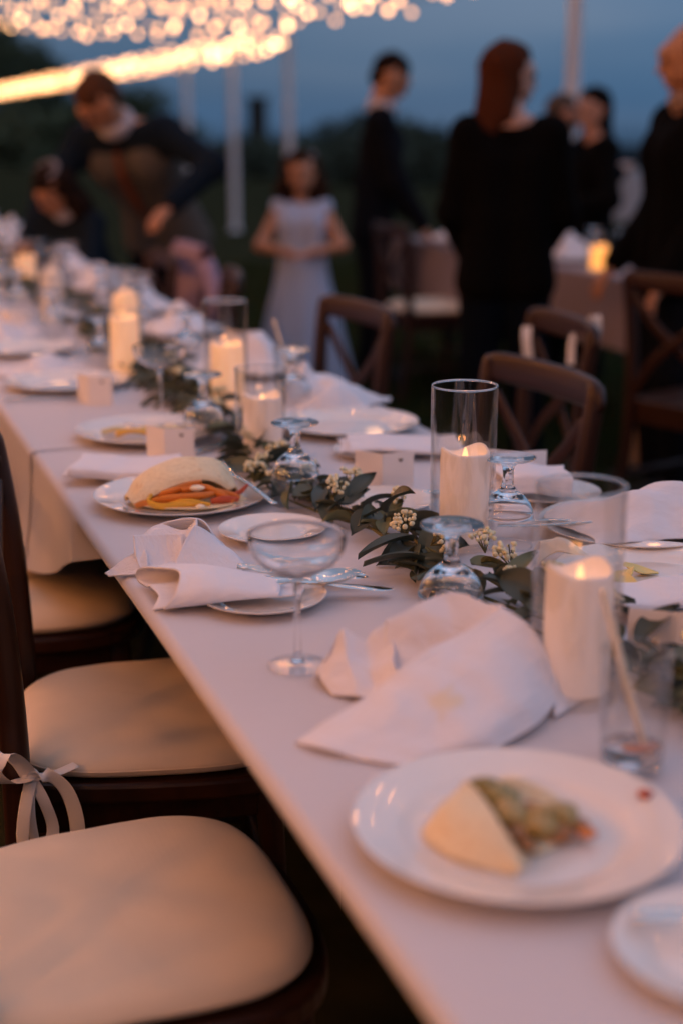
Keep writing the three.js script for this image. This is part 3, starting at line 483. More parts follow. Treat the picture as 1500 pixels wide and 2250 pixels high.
// place cards standing half open like a book, a small printed sprig in the corner
let card0;
function placeCard(x, z, turn, label, h = 0) {
  if (card0) return copy(card0, label, onTop(x, z, 0.001 + h), turn);
  const t = card0 = thing('place_card', label, 'card', onTop(x, z, 0.001 + h), turn, 'white place cards');
  for (const [s, a] of [[1, 0.1], [-1, 0.95]]) {
    const p = part('panel', new THREE.BoxGeometry(0.052, 0.062, 0.0006).translate(s * 0.0262, 0.031, 0), M.card, t); p.rotation.y = s > 0 ? a : -a - 0.1 + 0.35;
    if (s > 0) {
      const hs = new THREE.Shape(); hs.moveTo(0, -0.0035); hs.bezierCurveTo(0.006, 0.001, 0.004, 0.005, 0, 0.0022); hs.bezierCurveTo(-0.004, 0.005, -0.006, 0.001, 0, -0.0035);
      part('printed_mark', new THREE.ExtrudeGeometry(hs, { depth: 0.0002, bevelEnabled: false }).translate(0.03, 0.05, 0.0005), M.ink, p);
    }
  }
  return t;
}

/* ---------- the near place settings ---------- */
const P = dinner(0.505, -0.953, 'large dinner plate in front with a half-eaten tortilla');
sidePlate(0.560, -0.740, 'side plate cut by the lower right corner with a knife across it');
cutlery('knife', 0.618, 0.0155, -0.752, TURN, 'table knife lying across the side plate in the lower right corner');
dinner(0.511, -2.113, 'dinner plate under the folded tortilla with orange peppers');
sidePlate(0.487, -1.606, 'side plate under the rolled napkin and cutlery');
sidePlate(0.590, -1.885, 'small plate just behind the bowl of the front coupe');
sidePlate(0.799, -1.986, 'empty small plate across the garland, left of the middle vase');
dinner(0.571, -2.620, 'dinner plate with yellow leftovers behind the folded napkin');
sidePlate(0.481, -2.310, 'side plate under the flat folded napkin at left');
dinner(0.954, -2.555, 'dinner plate at the right table edge left of the middle vase');
sidePlate(0.925, -2.323, 'side plate partly covered by linen behind the place card');
dinner(1.085, -1.722, 'dinner plate under the napkin at the right table edge');
sidePlate(1.070, -1.945, 'small plate seen through the rim of the right vase');
dinner(0.990, -1.500, 'glossy dinner plate with petals at the right edge');

goblet(0.883, -1.729, 'sharply focused upturned goblet right of the middle vase');
goblet(0.664, -1.437, 'upturned goblet standing behind the big pink napkin');
goblet(0.681, -2.059, 'upturned goblet left of the middle vase, before the garland leaves');
goblet(0.662, -2.543, 'upturned goblet left of the two stacked-looking candles');
goblet(0.911, -2.768, 'upturned goblet before the dress of the girl');
coupe(0.460, -1.388, 'empty coupe glass on a tall stem in the foreground');
coupe(0.633, -2.769, 'wide coupe glass right of the glowing left candle');
tumbler(0.665, -1.037, 'tall glass with a straw and a pink remnant, front right');
tumbler(0.955, -2.93, 'tall glass with a straw rising before the girl');
vaseWithCandle(0.824, -1.751, 0.229, 0.13, 'sharp glass cylinder vase in the middle of the picture', 'cream candle in the sharp middle vase');
vaseWithCandle(0.699, -1.208, 0.226, 0.132, 'blurred glass cylinder vase in the right foreground', 'cream candle in the right foreground vase');
vaseWithCandle(0.718, -2.361, 0.165, 0.112, 'glass cylinder vase holding an unlit-looking candle left of centre', 'pale candle of the left centre vase');
vaseWithCandle(0.795, -2.86, 0.225, 0.128, 'tall glass cylinder vase behind the left centre candle', 'glowing candle above the left centre candle', true);
vaseWithCandle(0.886, -1.209, 0.226, 0.11, 'glass cylinder vase cut by the right edge of the picture', 'candle cut by the right edge of the picture');
vaseWithCandle(0.684, -3.368, 0.15, 0.13, 'glass cylinder vase with the brightest candle at left', 'bright glowing candle at left, before a second one', true);
vaseWithCandle(0.79, -3.86, 0.2, 0.128, 'glass cylinder vase behind the brightest left candle', 'glowing candle seen above the bright left one', true);
vaseWithCandle(0.70, -4.55, 0.2, 0.13, 'glass cylinder vase with a pale candle below the seated child', 'pale pink candle below the child at far left', false);
vaseWithCandle(0.72, -5.25, 0.18, 0.12, 'glass cylinder vase with a round glow near the left edge', 'candle giving a round glow near the left edge', true);
vaseWithCandle(0.68, -6.1, 0.2, 0.13, 'glass cylinder vase at the left edge of the picture', 'glowing candle at the left edge of the picture', true);
vaseWithCandle(0.76, -7.1, 0.2, 0.13, 'glass cylinder vase at the far end of the table', 'far candle at the end of the table', true);

placeCard(0.835, -2.078, TURN + 0.15, 'place card beside the garland behind the empty small plate');
placeCard(0.552, -2.396, TURN - 0.1, 'place card before the plate with yellow leftovers');
placeCard(0.528, -2.989, TURN - 0.25, 'place card at left before the bright candle');
placeCard(1.045, -2.016, TURN + 0.2, 'place card behind the sharply focused goblet');
placeCard(0.846, -1.245, TURN + 0.4, 'place card at the right edge before the garland end');

// cutlery by the rolled napkin
cutlery('knife', 0.572, 0.0145, -1.600, -0.36, 'upper table knife of the pair beside the rolled napkin', -0.08).scale.x = 0.8;
cutlery('knife', 0.560, 0.0155, -1.655, -0.36, 'lower table knife of the pair beside the rolled napkin', -0.08).scale.x = 0.8;
cutlery('fork', 0.555, 0.021, -1.640, -0.36 + Math.PI, 'fork tucked under the rolled napkin', 0.03).scale.x = 0.75;
cutlery('spoon', 0.502, 0.016, -1.603, -0.30, 'spoon leaning on the fork beside the rolled napkin', 0.12, 0.1);
cutlery('fork', 0.606, 0.030, -2.085, 1.75, 'fork stuck into the folded tortilla', 0.1);
cutlery('fork', 0.62, 0.019, -2.60, 2.6, 'fork on the plate with yellow leftovers', -0.05);
cutlery('knife', 0.615, 0.004, -2.44, 0.75, 'knife lying right of the place card with yellow leftovers behind');
cutlery('knife', 0.90, 0.003, -2.03, TURN + 0.05, 'knife behind the empty small plate');
cutlery('fork', 0.935, 0.004, -2.0, TURN - 0.05, 'fork behind the empty small plate');
cutlery('spoon', 0.985, 0.0185, -1.715, TURN - 0.2, 'spoon on the right dinner plate beside the napkin', 0.03);
cutlery('fork', 0.975, 0.02, -1.742, TURN - 0.15 + Math.PI, 'fork on the right dinner plate beside the napkin', 0.0);
cutlery('fork', 0.50, 0.004, -3.10, TURN, 'fork left of the place card before the bright candle');
cutlery('knife', 0.47, 0.004, -3.05, TURN + 0.06, 'knife left of the place card before the bright candle');

/* ---------- napkins ---------- */
function stained(g, spots) { const p = g.attributes.position, c = new Float32Array(p.count * 3).fill(1); for (let i = 0; i < p.count; i++) for (const [x, y, z, r] of spots) { const w = 0.75 * (1 - sstep(Math.hypot(p.getX(i) - x, p.getY(i) - y, p.getZ(i) - z) * (1 + fbm(p.getX(i) * 90, 1, p.getZ(i) * 90, 2)), r * 0.5, r)); c[i * 3 + 1] *= 1 - 0.13 * w; c[i * 3 + 2] *= 1 - 0.42 * w; } g.setAttribute('color', new THREE.BufferAttribute(c, 3)); return g; }
const cloth = (name, label, x, z, h, turn, sheets, mat = M.napkin) => solo('napkin', stained(merge(sheets), label.includes('stain') ? [[0.0, 0.03, 0.045, 0.022], [0.015, 0.03, 0.02, 0.018], [-0.015, 0.03, 0.03, 0.014]] : []), mat, label, 'napkin', onTop(x, z, h), turn);
// rolled napkin with open left end
{
  const line = (z, f, s, e, z2 = 0.7) => [[s, 0.005 + 0.029 * f + 0.003 * Math.sin(z * 130), z], [lerp(s, e, 0.3), 0.009 + 0.028 * f, z * 1.02], [lerp(s, e, 0.65), 0.014 + 0.017 * f, z * 0.92], [e, 0.0165 + 0.006 * f, z * z2]];
  const body = sheet([line(0.022, -0.1, -0.100, 0.022), line(0.044, 0.18, -0.098, 0.026), line(0.040, 0.75, -0.086, 0.028), line(0.012, 1.05, -0.084, 0.028), line(-0.022, 1.02, -0.104, 0.022), line(-0.052, 0.72, -0.138, 0.012), line(-0.058, 0.25, -0.142, 0.01), line(-0.035, 0.0, -0.128, 0.012)], { nu: 40, nv: 48, crease: 0.0009 });
  const fold = sheet([line(-0.045, 0.05, -0.128, 0.0), line(-0.015, 0.38, -0.120, 0.0), line(0.012, 0.12, -0.108, 0.0), line(0.034, 0.02, -0.112, 0.0)], { nu: 24, nv: 24 });
  const end = sheet([[[-0.0, 0.0175, 0.03], [0.03, 0.017, 0.027], [0.052, 0.0168, 0.022]], [[0, 0.019, 0], [0.03, 0.0185, 0], [0.054, 0.018, 0]], [[0, 0.0185, -0.035], [0.02, 0.018, -0.035], [0.04, 0.0175, -0.03]]], { nu: 12, nv: 16 });
  cloth('napkin', 'white napkin rolled into a pocket on the side plate, open at left', 0.480, -1.612, 0, TURN, [body, fold, end].map((g) => g.scale(1.1, 1.1, 1.08)));
}
// crumpled napkin at the table edge
cloth('napkin', 'crumpled white napkin hanging over the left table edge', 0.423, -1.775, 0.002, TURN, [
  sheet([[[-0.062, 0.004, -0.035], [-0.03, 0.004, -0.06], [0.02, 0.004, -0.062], [0.06, 0.004, -0.045]], [[-0.058, 0.026, -0.022], [-0.03, 0.03, -0.045], [0.02, 0.034, -0.045], [0.058, 0.02, -0.034]], [[-0.052, 0.042, -0.012], [-0.03, 0.052, -0.034], [0.022, 0.062, -0.032], [0.05, 0.034, -0.024]]], { nu: 30, nv: 16, crease: 0.002 }),
  sheet([[[-0.052, 0.042, -0.012], [-0.03, 0.052, -0.034], [0.005, 0.046, -0.028], [0.022, 0.062, -0.032]], [[-0.05, 0.036, 0.0], [-0.03, 0.042, -0.018], [0.0, 0.034, -0.012], [0.024, 0.05, -0.008]], [[-0.046, 0.02, 0.006], [-0.02, 0.018, -0.006], [0.005, 0.02, -0.002], [0.024, 0.03, 0.004]]], { nu: 30, nv: 16, crease: 0.0016 }),
  sheet([[[-0.059, 0.048, 0.002], [-0.056, 0.028, 0.016], [-0.05, 0.012, 0.026], [-0.040, 0.003, 0.034]], [[-0.044, 0.047, -0.004], [-0.036, 0.024, 0.010], [-0.028, 0.010, 0.020], [-0.024, 0.004, 0.03]], [[-0.022, 0.046, -0.012], [-0.014, 0.022, 0.002], [-0.006, 0.012, 0.012], [-0.002, 0.006, 0.026]], [[0.004, 0.046, -0.012], [0.006, 0.034, 0.0], [0.002, 0.020, 0.014], [-0.006, 0.006, 0.034]]], { nu: 28, nv: 24, crease: 0.0012 }),
  sheet([[[0.020, 0.058, -0.010], [0.008, 0.040, 0.010], [-0.002, 0.018, 0.028], [-0.010, 0.003, 0.044]], [[0.028, 0.054, -0.014], [0.026, 0.036, 0.006], [0.024, 0.016, 0.026], [0.022, 0.003, 0.042]], [[0.042, 0.042, -0.020], [0.052, 0.026, 0.0], [0.058, 0.012, 0.016], [0.058, 0.003, 0.032]], [[0.052, 0.028, -0.028], [0.072, 0.020, -0.012], [0.082, 0.010, 0.004], [0.082, 0.002, 0.016]], [[0.05, 0.010, -0.04], [0.074, 0.008, -0.028], [0.086, 0.005, -0.012], [0.088, 0.002, 0.004]]], { nu: 28, nv: 32, crease: 0.001 }),
  sheet([[[-0.046, 0.030, 0.002], [-0.066, 0.020, 0.006], [-0.084, 0.008, 0.014], [-0.096, 0.000, 0.020]], [[-0.04, 0.026, 0.016], [-0.058, 0.017, 0.019], [-0.076, 0.007, 0.022], [-0.093, 0.000, 0.024]], [[-0.036, 0.003, 0.032], [-0.056, 0.002, 0.032], [-0.074, 0.001, 0.03], [-0.09, -0.001, 0.028]]], { nu: 24, nv: 20, crease: 0.0014 }),
  sheet([[[-0.03, 0.002, 0.036], [0.0, 0.002, 0.05], [0.04, 0.002, 0.046]], [[-0.02, 0.012, 0.02], [0.0, 0.014, 0.02], [0.04, 0.012, 0.02]], [[-0.03, 0.003, -0.04], [0.0, 0.003, -0.05], [0.04, 0.003, -0.04]]], { nu: 14, nv: 14 })]);
// big blurred napkin in front
const bigNapkin = [
  sheet([[[-0.129, 0.002, 0.062], [-0.06, 0.032, 0.016], [0.0, 0.06, -0.03], [0.058, 0.084, -0.072]], [[-0.102, 0.003, 0.084], [-0.03, 0.032, 0.048], [0.034, 0.058, 0.0], [0.084, 0.070, -0.054]], [[-0.048, 0.002, 0.108], [0.012, 0.016, 0.086], [0.062, 0.030, 0.038], [0.1, 0.038, -0.034]], [[-0.004, 0.001, 0.100], [0.046, 0.004, 0.072], [0.082, 0.009, 0.03], [0.108, 0.012, -0.022]]], { nu: 56, nv: 52, crease: 0.0085, freq: 10, fold: 0.35 }),
  sheet([[[0.094, 0.046, -0.05], [0.12, 0.026, -0.068], [0.145, 0.010, -0.085]], [[0.102, 0.030, -0.034], [0.124, 0.018, -0.052], [0.146, 0.006, -0.072]], [[0.1, 0.003, 0.008], [0.12, 0.002, -0.02], [0.14, 0.001, -0.05]]], { nu: 20, nv: 20 }),
  sheet([[[-0.05, 0.002, -0.122], [-0.01, 0.002, -0.132], [0.03, 0.002, -0.132], [0.08, 0.002, -0.11]], [[-0.05, 0.034, -0.114], [-0.015, 0.05, -0.124], [0.02, 0.05, -0.124], [0.074, 0.05, -0.09]], [[-0.045, 0.058, -0.102], [-0.022, 0.072, -0.104], [0.014, 0.088, -0.112], [0.06, 0.083, -0.078]], [[-0.048, 0.040, -0.084], [-0.02, 0.054, -0.082], [0.012, 0.058, -0.078], [0.044, 0.068, -0.062]], [[-0.034, 0.012, -0.05], [-0.006, 0.020, -0.044], [0.016, 0.03, -0.042], [0.04, 0.05, -0.05]]], { nu: 48, nv: 48, crease: 0.010, freq: 13, fold: 0.22 }),
  sheet([[[-0.116, 0.001, -0.10], [-0.09, 0.002, -0.125], [-0.066, 0.002, -0.118], [-0.04, 0.002, -0.125]], [[-0.112, 0.024, -0.092], [-0.088, 0.050, -0.106], [-0.066, 0.040, -0.100], [-0.042, 0.054, -0.112]], [[-0.112, 0.012, -0.078], [-0.084, 0.030, -0.074], [-0.062, 0.018, -0.064], [-0.04, 0.036, -0.06]], [[-0.098, 0.002, -0.050], [-0.074, 0.005, -0.036], [-0.055, 0.003, -0.028], [-0.03, 0.014, -0.02]]], { nu: 40, nv: 40, crease: 0.011, freq: 13, fold: 0.15 }),
  sheet([[[-0.09, 0.001, 0.03], [-0.04, 0.002, 0.0], [0.02, 0.002, -0.06]], [[-0.04, 0.004, 0.07], [0.0, 0.02, 0.03], [0.05, 0.03, -0.03]], [[0.0, 0.002, 0.09], [0.05, 0.003, 0.05], [0.08, 0.003, 0.0]]], { nu: 14, nv: 14 })];
cloth('napkin', 'large blurred napkin folded up like a tent with a pale yellow stain', 0.550, -1.205, 0.001, TURN, bigNapkin.map((g) => g.scale(1.12, 1.06, 1.06)));
// flat folded and loosely bunched napkins
function flatNapkin(w, d, h, k) {
  const r = (z, y) => [-1, -0.5, 0, 0.5, 1].map((u, i) => [u * w / 2 + 0.004 * Math.sin(k + z * 40), y + 0.003 * Math.sin(i * 1.7 + k), z * d / 2]);
  return [sheet([r(1, 0.001), r(1.02, h * 0.6), r(0.85, h), r(0, h * 1.08), r(-0.85, h * 0.95), r(-1, 0.001)], { nu: 26, nv: 30, crease: 0.0015, z0: k }), sheet([r(0.9, 0.001), r(0.2, h * 0.5), r(-0.8, 0.001)].map((q) => q.map(([x, y, z]) => [x * 1.08 - 0.006, y, z])), { nu: 16, nv: 12, z0: k })];
}
function bunchedNapkin(w, d, h, k) {
  const ht = (u, v) => h * Math.max(0, (1 - u * u) * (1 - v * v)) * (0.75 + 1.3 * Math.abs(fbm(u * 1.6 + k, v * 1.6, k * 1.7, 3)) + 0.25 * Math.sin(u * 4 + v * 3 + k)) + 0.0025;
  const rows = []; for (let j = 0; j <= 9; j++) { const row = [], v = j / 4.5 - 1; for (let i = 0; i <= 9; i++) { const u = i / 4.5 - 1; row.push([u * w / 2 * (1 + 0.18 * Math.sin(v * 3 + k)), ht(u, v), v * d / 2 * (1 + 0.15 * Math.sin(u * 3 + 2 * k))]); } rows.push(row); }
  return [sheet(rows, { nu: 40, nv: 40, crease: 0.003, freq: 22, z0: k })];
}
cloth('napkin', 'flat folded napkin on the side plate left of the place card', 0.468, -2.305, 0.0135, TURN - 0.05, flatNapkin(0.17, 0.12, 0.016, 1));
cloth('napkin', 'white napkin covering the dinner plate at the right edge', 1.13, -1.70, 0.017, TURN, bunchedNapkin(0.30, 0.20, 0.045, 2.2));
cloth('napkin', 'bunched napkin at the right table edge behind a plate', 0.985, -2.80, 0.002, TURN - 0.1, bunchedNapkin(0.24, 0.22, 0.075, 4.1));
cloth('napkin', 'folded white napkin before the glossy plate at the right edge', 0.945, -1.405, 0.0195, TURN + 0.2, flatNapkin(0.16, 0.09, 0.012, 3));
cloth('napkin', 'folded napkin on the small plate seen through the right vase', 1.045, -1.965, 0.0145, TURN, flatNapkin(0.11, 0.09, 0.03, 5));
cloth('napkin', 'linen laid over the side plate behind the place card', 0.975, -2.33, 0.0145, TURN, flatNapkin(0.2, 0.13, 0.008, 6));
solo('paper_scrap', merge([sheet([[[-0.03, 0.004, 0.01], [0, 0.02, 0.0], [0.05, 0.002, 0.012]], [[-0.025, 0.03, -0.01], [0.005, 0.034, -0.015], [0.04, 0.012, -0.008]], [[-0.03, 0.012, -0.03], [0, 0.016, -0.035], [0.04, 0.004, -0.025]]], { nu: 16, nv: 16, crease: 0.004, freq: 40 })]), std(rgb(0.8, 0.72, 0.6), 0.85), 'small crumpled cream paper beside the sharply focused goblet', 'paper', onTop(0.905, -1.615, 0.002), TURN);

/* ---------- food ---------- */
const lump = (r, k, sx = 1, sy = 1, sz = 1) => { const g = mergeVertices(new THREE.IcosahedronGeometry(r, 4).deleteAttribute('uv').deleteAttribute('normal')), p = g.attributes.position; for (let i = 0; i < p.count; i++) { const q = 1 + 0.55 * fbm(p.getX(i) / r * 0.9 + k, p.getY(i) / r * 0.9, p.getZ(i) / r * 0.9, 3); p.setXYZ(i, p.getX(i) * q * sx, p.getY(i) * q * sy, p.getZ(i) * q * sz); } g.computeVertexNormals(); return g; };
const food = (r, g, b, rough = 0.35) => std(rgb(r, g, b), rough, { clearcoat: 0.3, clearcoatRoughness: 0.3 });
const F = { orange: food(0.66, 0.20, 0.02), yellow: food(0.72, 0.38, 0.02), red: food(0.46, 0.07, 0.02), green: food(0.26, 0.20, 0.045), olive: food(0.36, 0.25, 0.07), brown: food(0.32, 0.13, 0.03), cheese: food(0.85, 0.78, 0.60, 0.6), onion: food(0.62, 0.52, 0.24) };
{ // folded tortilla with peppers, facing the camera
  const t = thing('filled_tortilla', 'folded tortilla full of orange and yellow peppers on a plate', 'tortilla', onTop(0.515, -2.108, 0.006), TURN);
  // lower flap on the plate, hinge at the back, upper flap domed over the filling
  part('lower_flap', sheet([[[-0.088, 0.004, 0.0], [-0.06, 0.005, 0.05], [0.0, 0.005, 0.066], [0.06, 0.006, 0.058], [0.098, 0.008, 0.02]], [[-0.085, 0.006, -0.01], [-0.05, 0.006, 0.01], [0, 0.006, 0.02], [0.05, 0.006, 0.01], [0.09, 0.008, 0.0]], [[-0.08, 0.006, -0.03], [-0.04, 0.006, -0.04], [0, 0.006, -0.045], [0.05, 0.006, -0.04], [0.085, 0.008, -0.02]]], { nu: 36, nv: 20, thick: 0.0025, crease: 0.001 }), M.tortilla, t);
  part('upper_flap', sheet([[[-0.092, 0.003, 0.012], [-0.075, 0.003, -0.03], [-0.01, 0.003, -0.06], [0.06, 0.003, -0.055], [0.088, 0.003, -0.02]], [[-0.09, 0.012, 0.02], [-0.072, 0.034, -0.018], [-0.01, 0.052, -0.045], [0.055, 0.048, -0.042], [0.084, 0.012, -0.008]], [[-0.085, 0.014, 0.03], [-0.062, 0.044, 0.006], [-0.005, 0.064, -0.014], [0.05, 0.056, -0.014], [0.08, 0.022, 0.0]], [[-0.078, 0.010, 0.042], [-0.055, 0.034, 0.034], [-0.005, 0.050, 0.024], [0.045, 0.046, 0.014], [0.076, 0.022, 0.008]], [[-0.072, 0.006, 0.05], [-0.046, 0.018, 0.046], [-0.002, 0.036, 0.034], [0.04, 0.038, 0.022], [0.07, 0.020, 0.012]]], { nu: 48, nv: 34, thick: 0.003, crease: 0.0016, freq: 30 }), M.tortilla, t);
  const strips = [['orange', [[-0.045, 0.016, 0.036], [-0.02, 0.024, 0.042], [0.01, 0.034, 0.036], [0.03, 0.038, 0.03]], 0.0075], ['orange', [[-0.05, 0.010, 0.046], [-0.02, 0.016, 0.05], [0.02, 0.020, 0.05], [0.05, 0.022, 0.04]], 0.0085], ['yellow', [[-0.046, 0.022, 0.045], [-0.049, 0.012, 0.054], [-0.03, 0.007, 0.06], [0.0, 0.010, 0.061], [0.035, 0.011, 0.056]], 0.0065], ['orange', [[0.03, 0.03, 0.034], [0.055, 0.022, 0.034], [0.075, 0.016, 0.03], [0.088, 0.012, 0.03]], 0.0085], ['orange', [[0.0, 0.028, 0.042], [0.035, 0.03, 0.036], [0.06, 0.02, 0.04], [0.08, 0.010, 0.04]], 0.0075], ['yellow', [[-0.02, 0.008, 0.056], [0.01, 0.014, 0.058], [0.045, 0.009, 0.056]], 0.006], ['red', [[0.045, 0.012, 0.046], [0.066, 0.014, 0.044], [0.086, 0.012, 0.036]], 0.007], ['red', [[0.07, 0.014, 0.03], [0.088, 0.02, 0.02], [0.1, 0.03, 0.012]], 0.005], ['orange', [[-0.07, 0.006, 0.05], [-0.055, 0.01, 0.052], [-0.04, 0.008, 0.056]], 0.006], ['brown', [[-0.035, 0.014, 0.04], [0.0, 0.018, 0.044], [0.03, 0.02, 0.042]], 0.006]];
  for (const [c, pts, r] of strips) part('pepper_strip', sweep(pts, [[r * 0.7, r * 0.45], [r, r * 0.55], [r * 0.95, r * 0.5], [r * 0.55, r * 0.4]], { seg: 20, radial: 10, side: V(0, 1, 0.4) }), F[c], t);
  part('cheese', lump(0.007, 3, 1.6, 0.7, 0.8).translate(0.024, 0.032, 0.043), F.cheese, t);
  part('cheese', lump(0.005, 5, 1.4, 0.7, 0.8).translate(0.03, 0.008, 0.064), F.cheese, t);
}
{ // half-eaten tortilla in front
  const t = thing('half_eaten_tortilla', 'blurred half-eaten folded tortilla on the large front plate', 'tortilla', onTop(0.505, -0.953, 0.006), TURN);
  part('folded_flap', sheet([[[-0.05, 0.002, -0.048], [-0.084, 0.002, 0.0], [-0.062, 0.002, 0.05], [-0.010, 0.002, 0.082]], [[-0.047, 0.022, -0.046], [-0.064, 0.026, 0.0], [-0.042, 0.024, 0.045], [-0.006, 0.010, 0.082]], [[-0.042, 0.034, -0.042], [-0.030, 0.036, 0.0], [-0.018, 0.030, 0.045], [0.0, 0.010, 0.080]]], { nu: 30, nv: 26, thick: 0.003, crease: 0.0025, freq: 20 }), M.tortilla, t);
  part('lower_flap', sheet([[[-0.035, 0.016, -0.056], [0.0, 0.030, -0.058], [0.035, 0.018, -0.05], [0.05, 0.006, -0.04]], [[-0.03, 0.006, -0.03], [0.0, 0.008, -0.03], [0.03, 0.008, -0.03], [0.05, 0.004, -0.02]], [[-0.03, 0.003, 0.05], [0, 0.003, 0.05], [0.02, 0.003, 0.04], [0.04, 0.002, 0.02]]], { nu: 24, nv: 24, thick: 0.003, crease: 0.002 }), M.tortilla, t);
  for (const [c, x, y, z, r, k, sx, sy, sz] of [['green', -0.028, 0.03, -0.036, 0.012, 1, 1.3, 0.9, 0.8], ['green', -0.014, 0.028, -0.018, 0.015, 2, 1.1, 0.8, 1], ['olive', -0.008, 0.024, 0.006, 0.016, 3, 1, 0.8, 1.1], ['brown', 0.012, 0.020, -0.004, 0.013, 4, 1.1, 0.8, 1], ['olive', 0.016, 0.018, 0.02, 0.014, 5, 1.2, 0.8, 1], ['orange', 0.026, 0.018, -0.008, 0.010, 6, 1, 0.8, 1], ['olive', 0.038, 0.018, 0.0, 0.015, 7, 1, 0.9, 1], ['brown', 0.034, 0.010, 0.018, 0.012, 8, 1, 0.8, 1], ['brown', 0.004, 0.012, 0.042, 0.008, 9, 1, 0.8, 1.2], ['brown', -0.004, 0.016, 0.028, 0.010, 10, 1, 0.8, 1], ['brown', 0.054, 0.012, 0.006, 0.010, 11, 1, 0.8, 1], ['green', 0.046, 0.014, -0.014, 0.009, 12, 1, 0.8, 1.2], ['orange', 0.06, 0.010, 0.016, 0.007, 13, 1.3, 0.8, 1], ['olive', 0.02, 0.026, 0.010, 0.011, 14, 1.2, 0.8, 1]]) part('filling', lump(r, k, sx, sy, sz).translate(x, y, z), F[c], t);
  t.scale.set(0.92, 0.85, 0.9);
  solo('food_scrap', lump(0.006, 4, 1.2, 0.6, 1), F.red, 'red scrap on the rim of the large front plate', 'food scrap', onTop(0.628, -0.955, 0.020));
}
{ // leftovers on the far-left plate and petals on the glossy plate
  const t = thing('leftover_food', 'yellow pepper leftovers on the plate behind the place card', 'leftovers', onTop(0.545, -2.62, 0.007), TURN);
  for (const [k, x, z] of [[0, -0.03, 0], [1, 0.0, 0.02], [2, 0.03, -0.01]]) part('pepper_strip', sweep([[x - 0.03, 0.006, z], [x, 0.014, z + 0.008], [x + 0.03, 0.008, z]], [[0.006, 0.005]], { seg: 12, radial: 8 }), k === 1 ? F.yellow : F.onion, t);
  part('tortilla_piece', sheet([[[0.05, 0.004, 0.03], [0.09, 0.01, 0.01]], [[0.06, 0.02, 0.0], [0.1, 0.016, -0.02]], [[0.05, 0.006, -0.04], [0.09, 0.006, -0.05]]], { nu: 12, nv: 12, thick: 0.003 }), M.tortilla, t);
  for (const [i, x, z, a] of [[0, 0.945, -1.525, 0.4], [1, 0.925, -1.475, 1.3], [2, 0.985, -1.535, 2.6]]) solo('flower_petal', sheet([[[-0.02, 0, 0], [0, 0.004, -0.014], [0.024, 0.008, 0]], [[-0.02, 0.002, 0.001], [0, 0, 0], [0.026, 0.01, 0.002]], [[-0.02, 0, 0.002], [0, 0.005, 0.014], [0.024, 0.012, 0.006]]], { nu: 12, nv: 12, thick: 0.0008 }), std(rgb(0.75, 0.62, 0.25), 0.7), ['cream petal lying on the glossy plate, farthest left', 'yellowish petal at the rim of the glossy plate', 'cream petal in the middle of the glossy plate'][i], 'petal', onTop(x, z, 0.0065 + (i === 1 ? 0.006 : 0)), a);
}

/* ---------- garland of eucalyptus and small white flowers ---------- */
const leafGeos = [[0.046, 0.030], [0.056, 0.024], [0.036, 0.034]].map(([l, w], q) => {
  const pos = [], idx = [], nu = 8, nv = 4;
  for (let i = 0; i <= nu; i++) for (let j = 0; j <= nv; j++) { const t = i / nu, s = (j / nv - 0.5) * 2, hw = w / 2 * Math.pow(Math.sin(Math.PI * clamp(0.03 + t * 0.97, 0, 1)), 0.75) * (1.15 - 0.35 * t); pos.push(s * hw, 0.006 * s * s + 0.007 * Math.sin(t * 2.6 + q) - 0.01 * t * t, t * l); }
  for (let i = 0; i < nu; i++) for (let j = 0; j < nv; j++) { const a = i * (nv + 1) + j; idx.push(a, a + nv + 1, a + 1, a + 1, a + nv + 1, a + nv + 2); }
  const g = new THREE.BufferGeometry(); g.setAttribute('position', new THREE.Float32BufferAttribute(pos, 3)); g.setIndex(idx); g.computeVertexNormals(); return g;
});
const clusterGeos = [0, 1, 2].map((k) => { const l = []; for (let i = 0; i < 34; i++) { const a = rr(0, 6.3), q = Math.sqrt(rnd()) * 0.014, r = rr(0.0016, 0.0032); l.push(new THREE.IcosahedronGeometry(r, 1).translate(Math.cos(a) * q, 0.012 + rr(-0.004, 0.005) - q * q * 20, Math.sin(a) * q)); } return merge(l); });
const clusterStems = (() => { const l = []; for (let i = 0; i < 7; i++) { const a = i * 0.9; l.push(sweep([[0, -0.012, 0], [Math.cos(a) * 0.005, 0, Math.sin(a) * 0.005], [Math.cos(a) * 0.009, 0.01, Math.sin(a) * 0.009]], [0.0007], { seg: 4, radial: 5 })); } return merge(l); })();
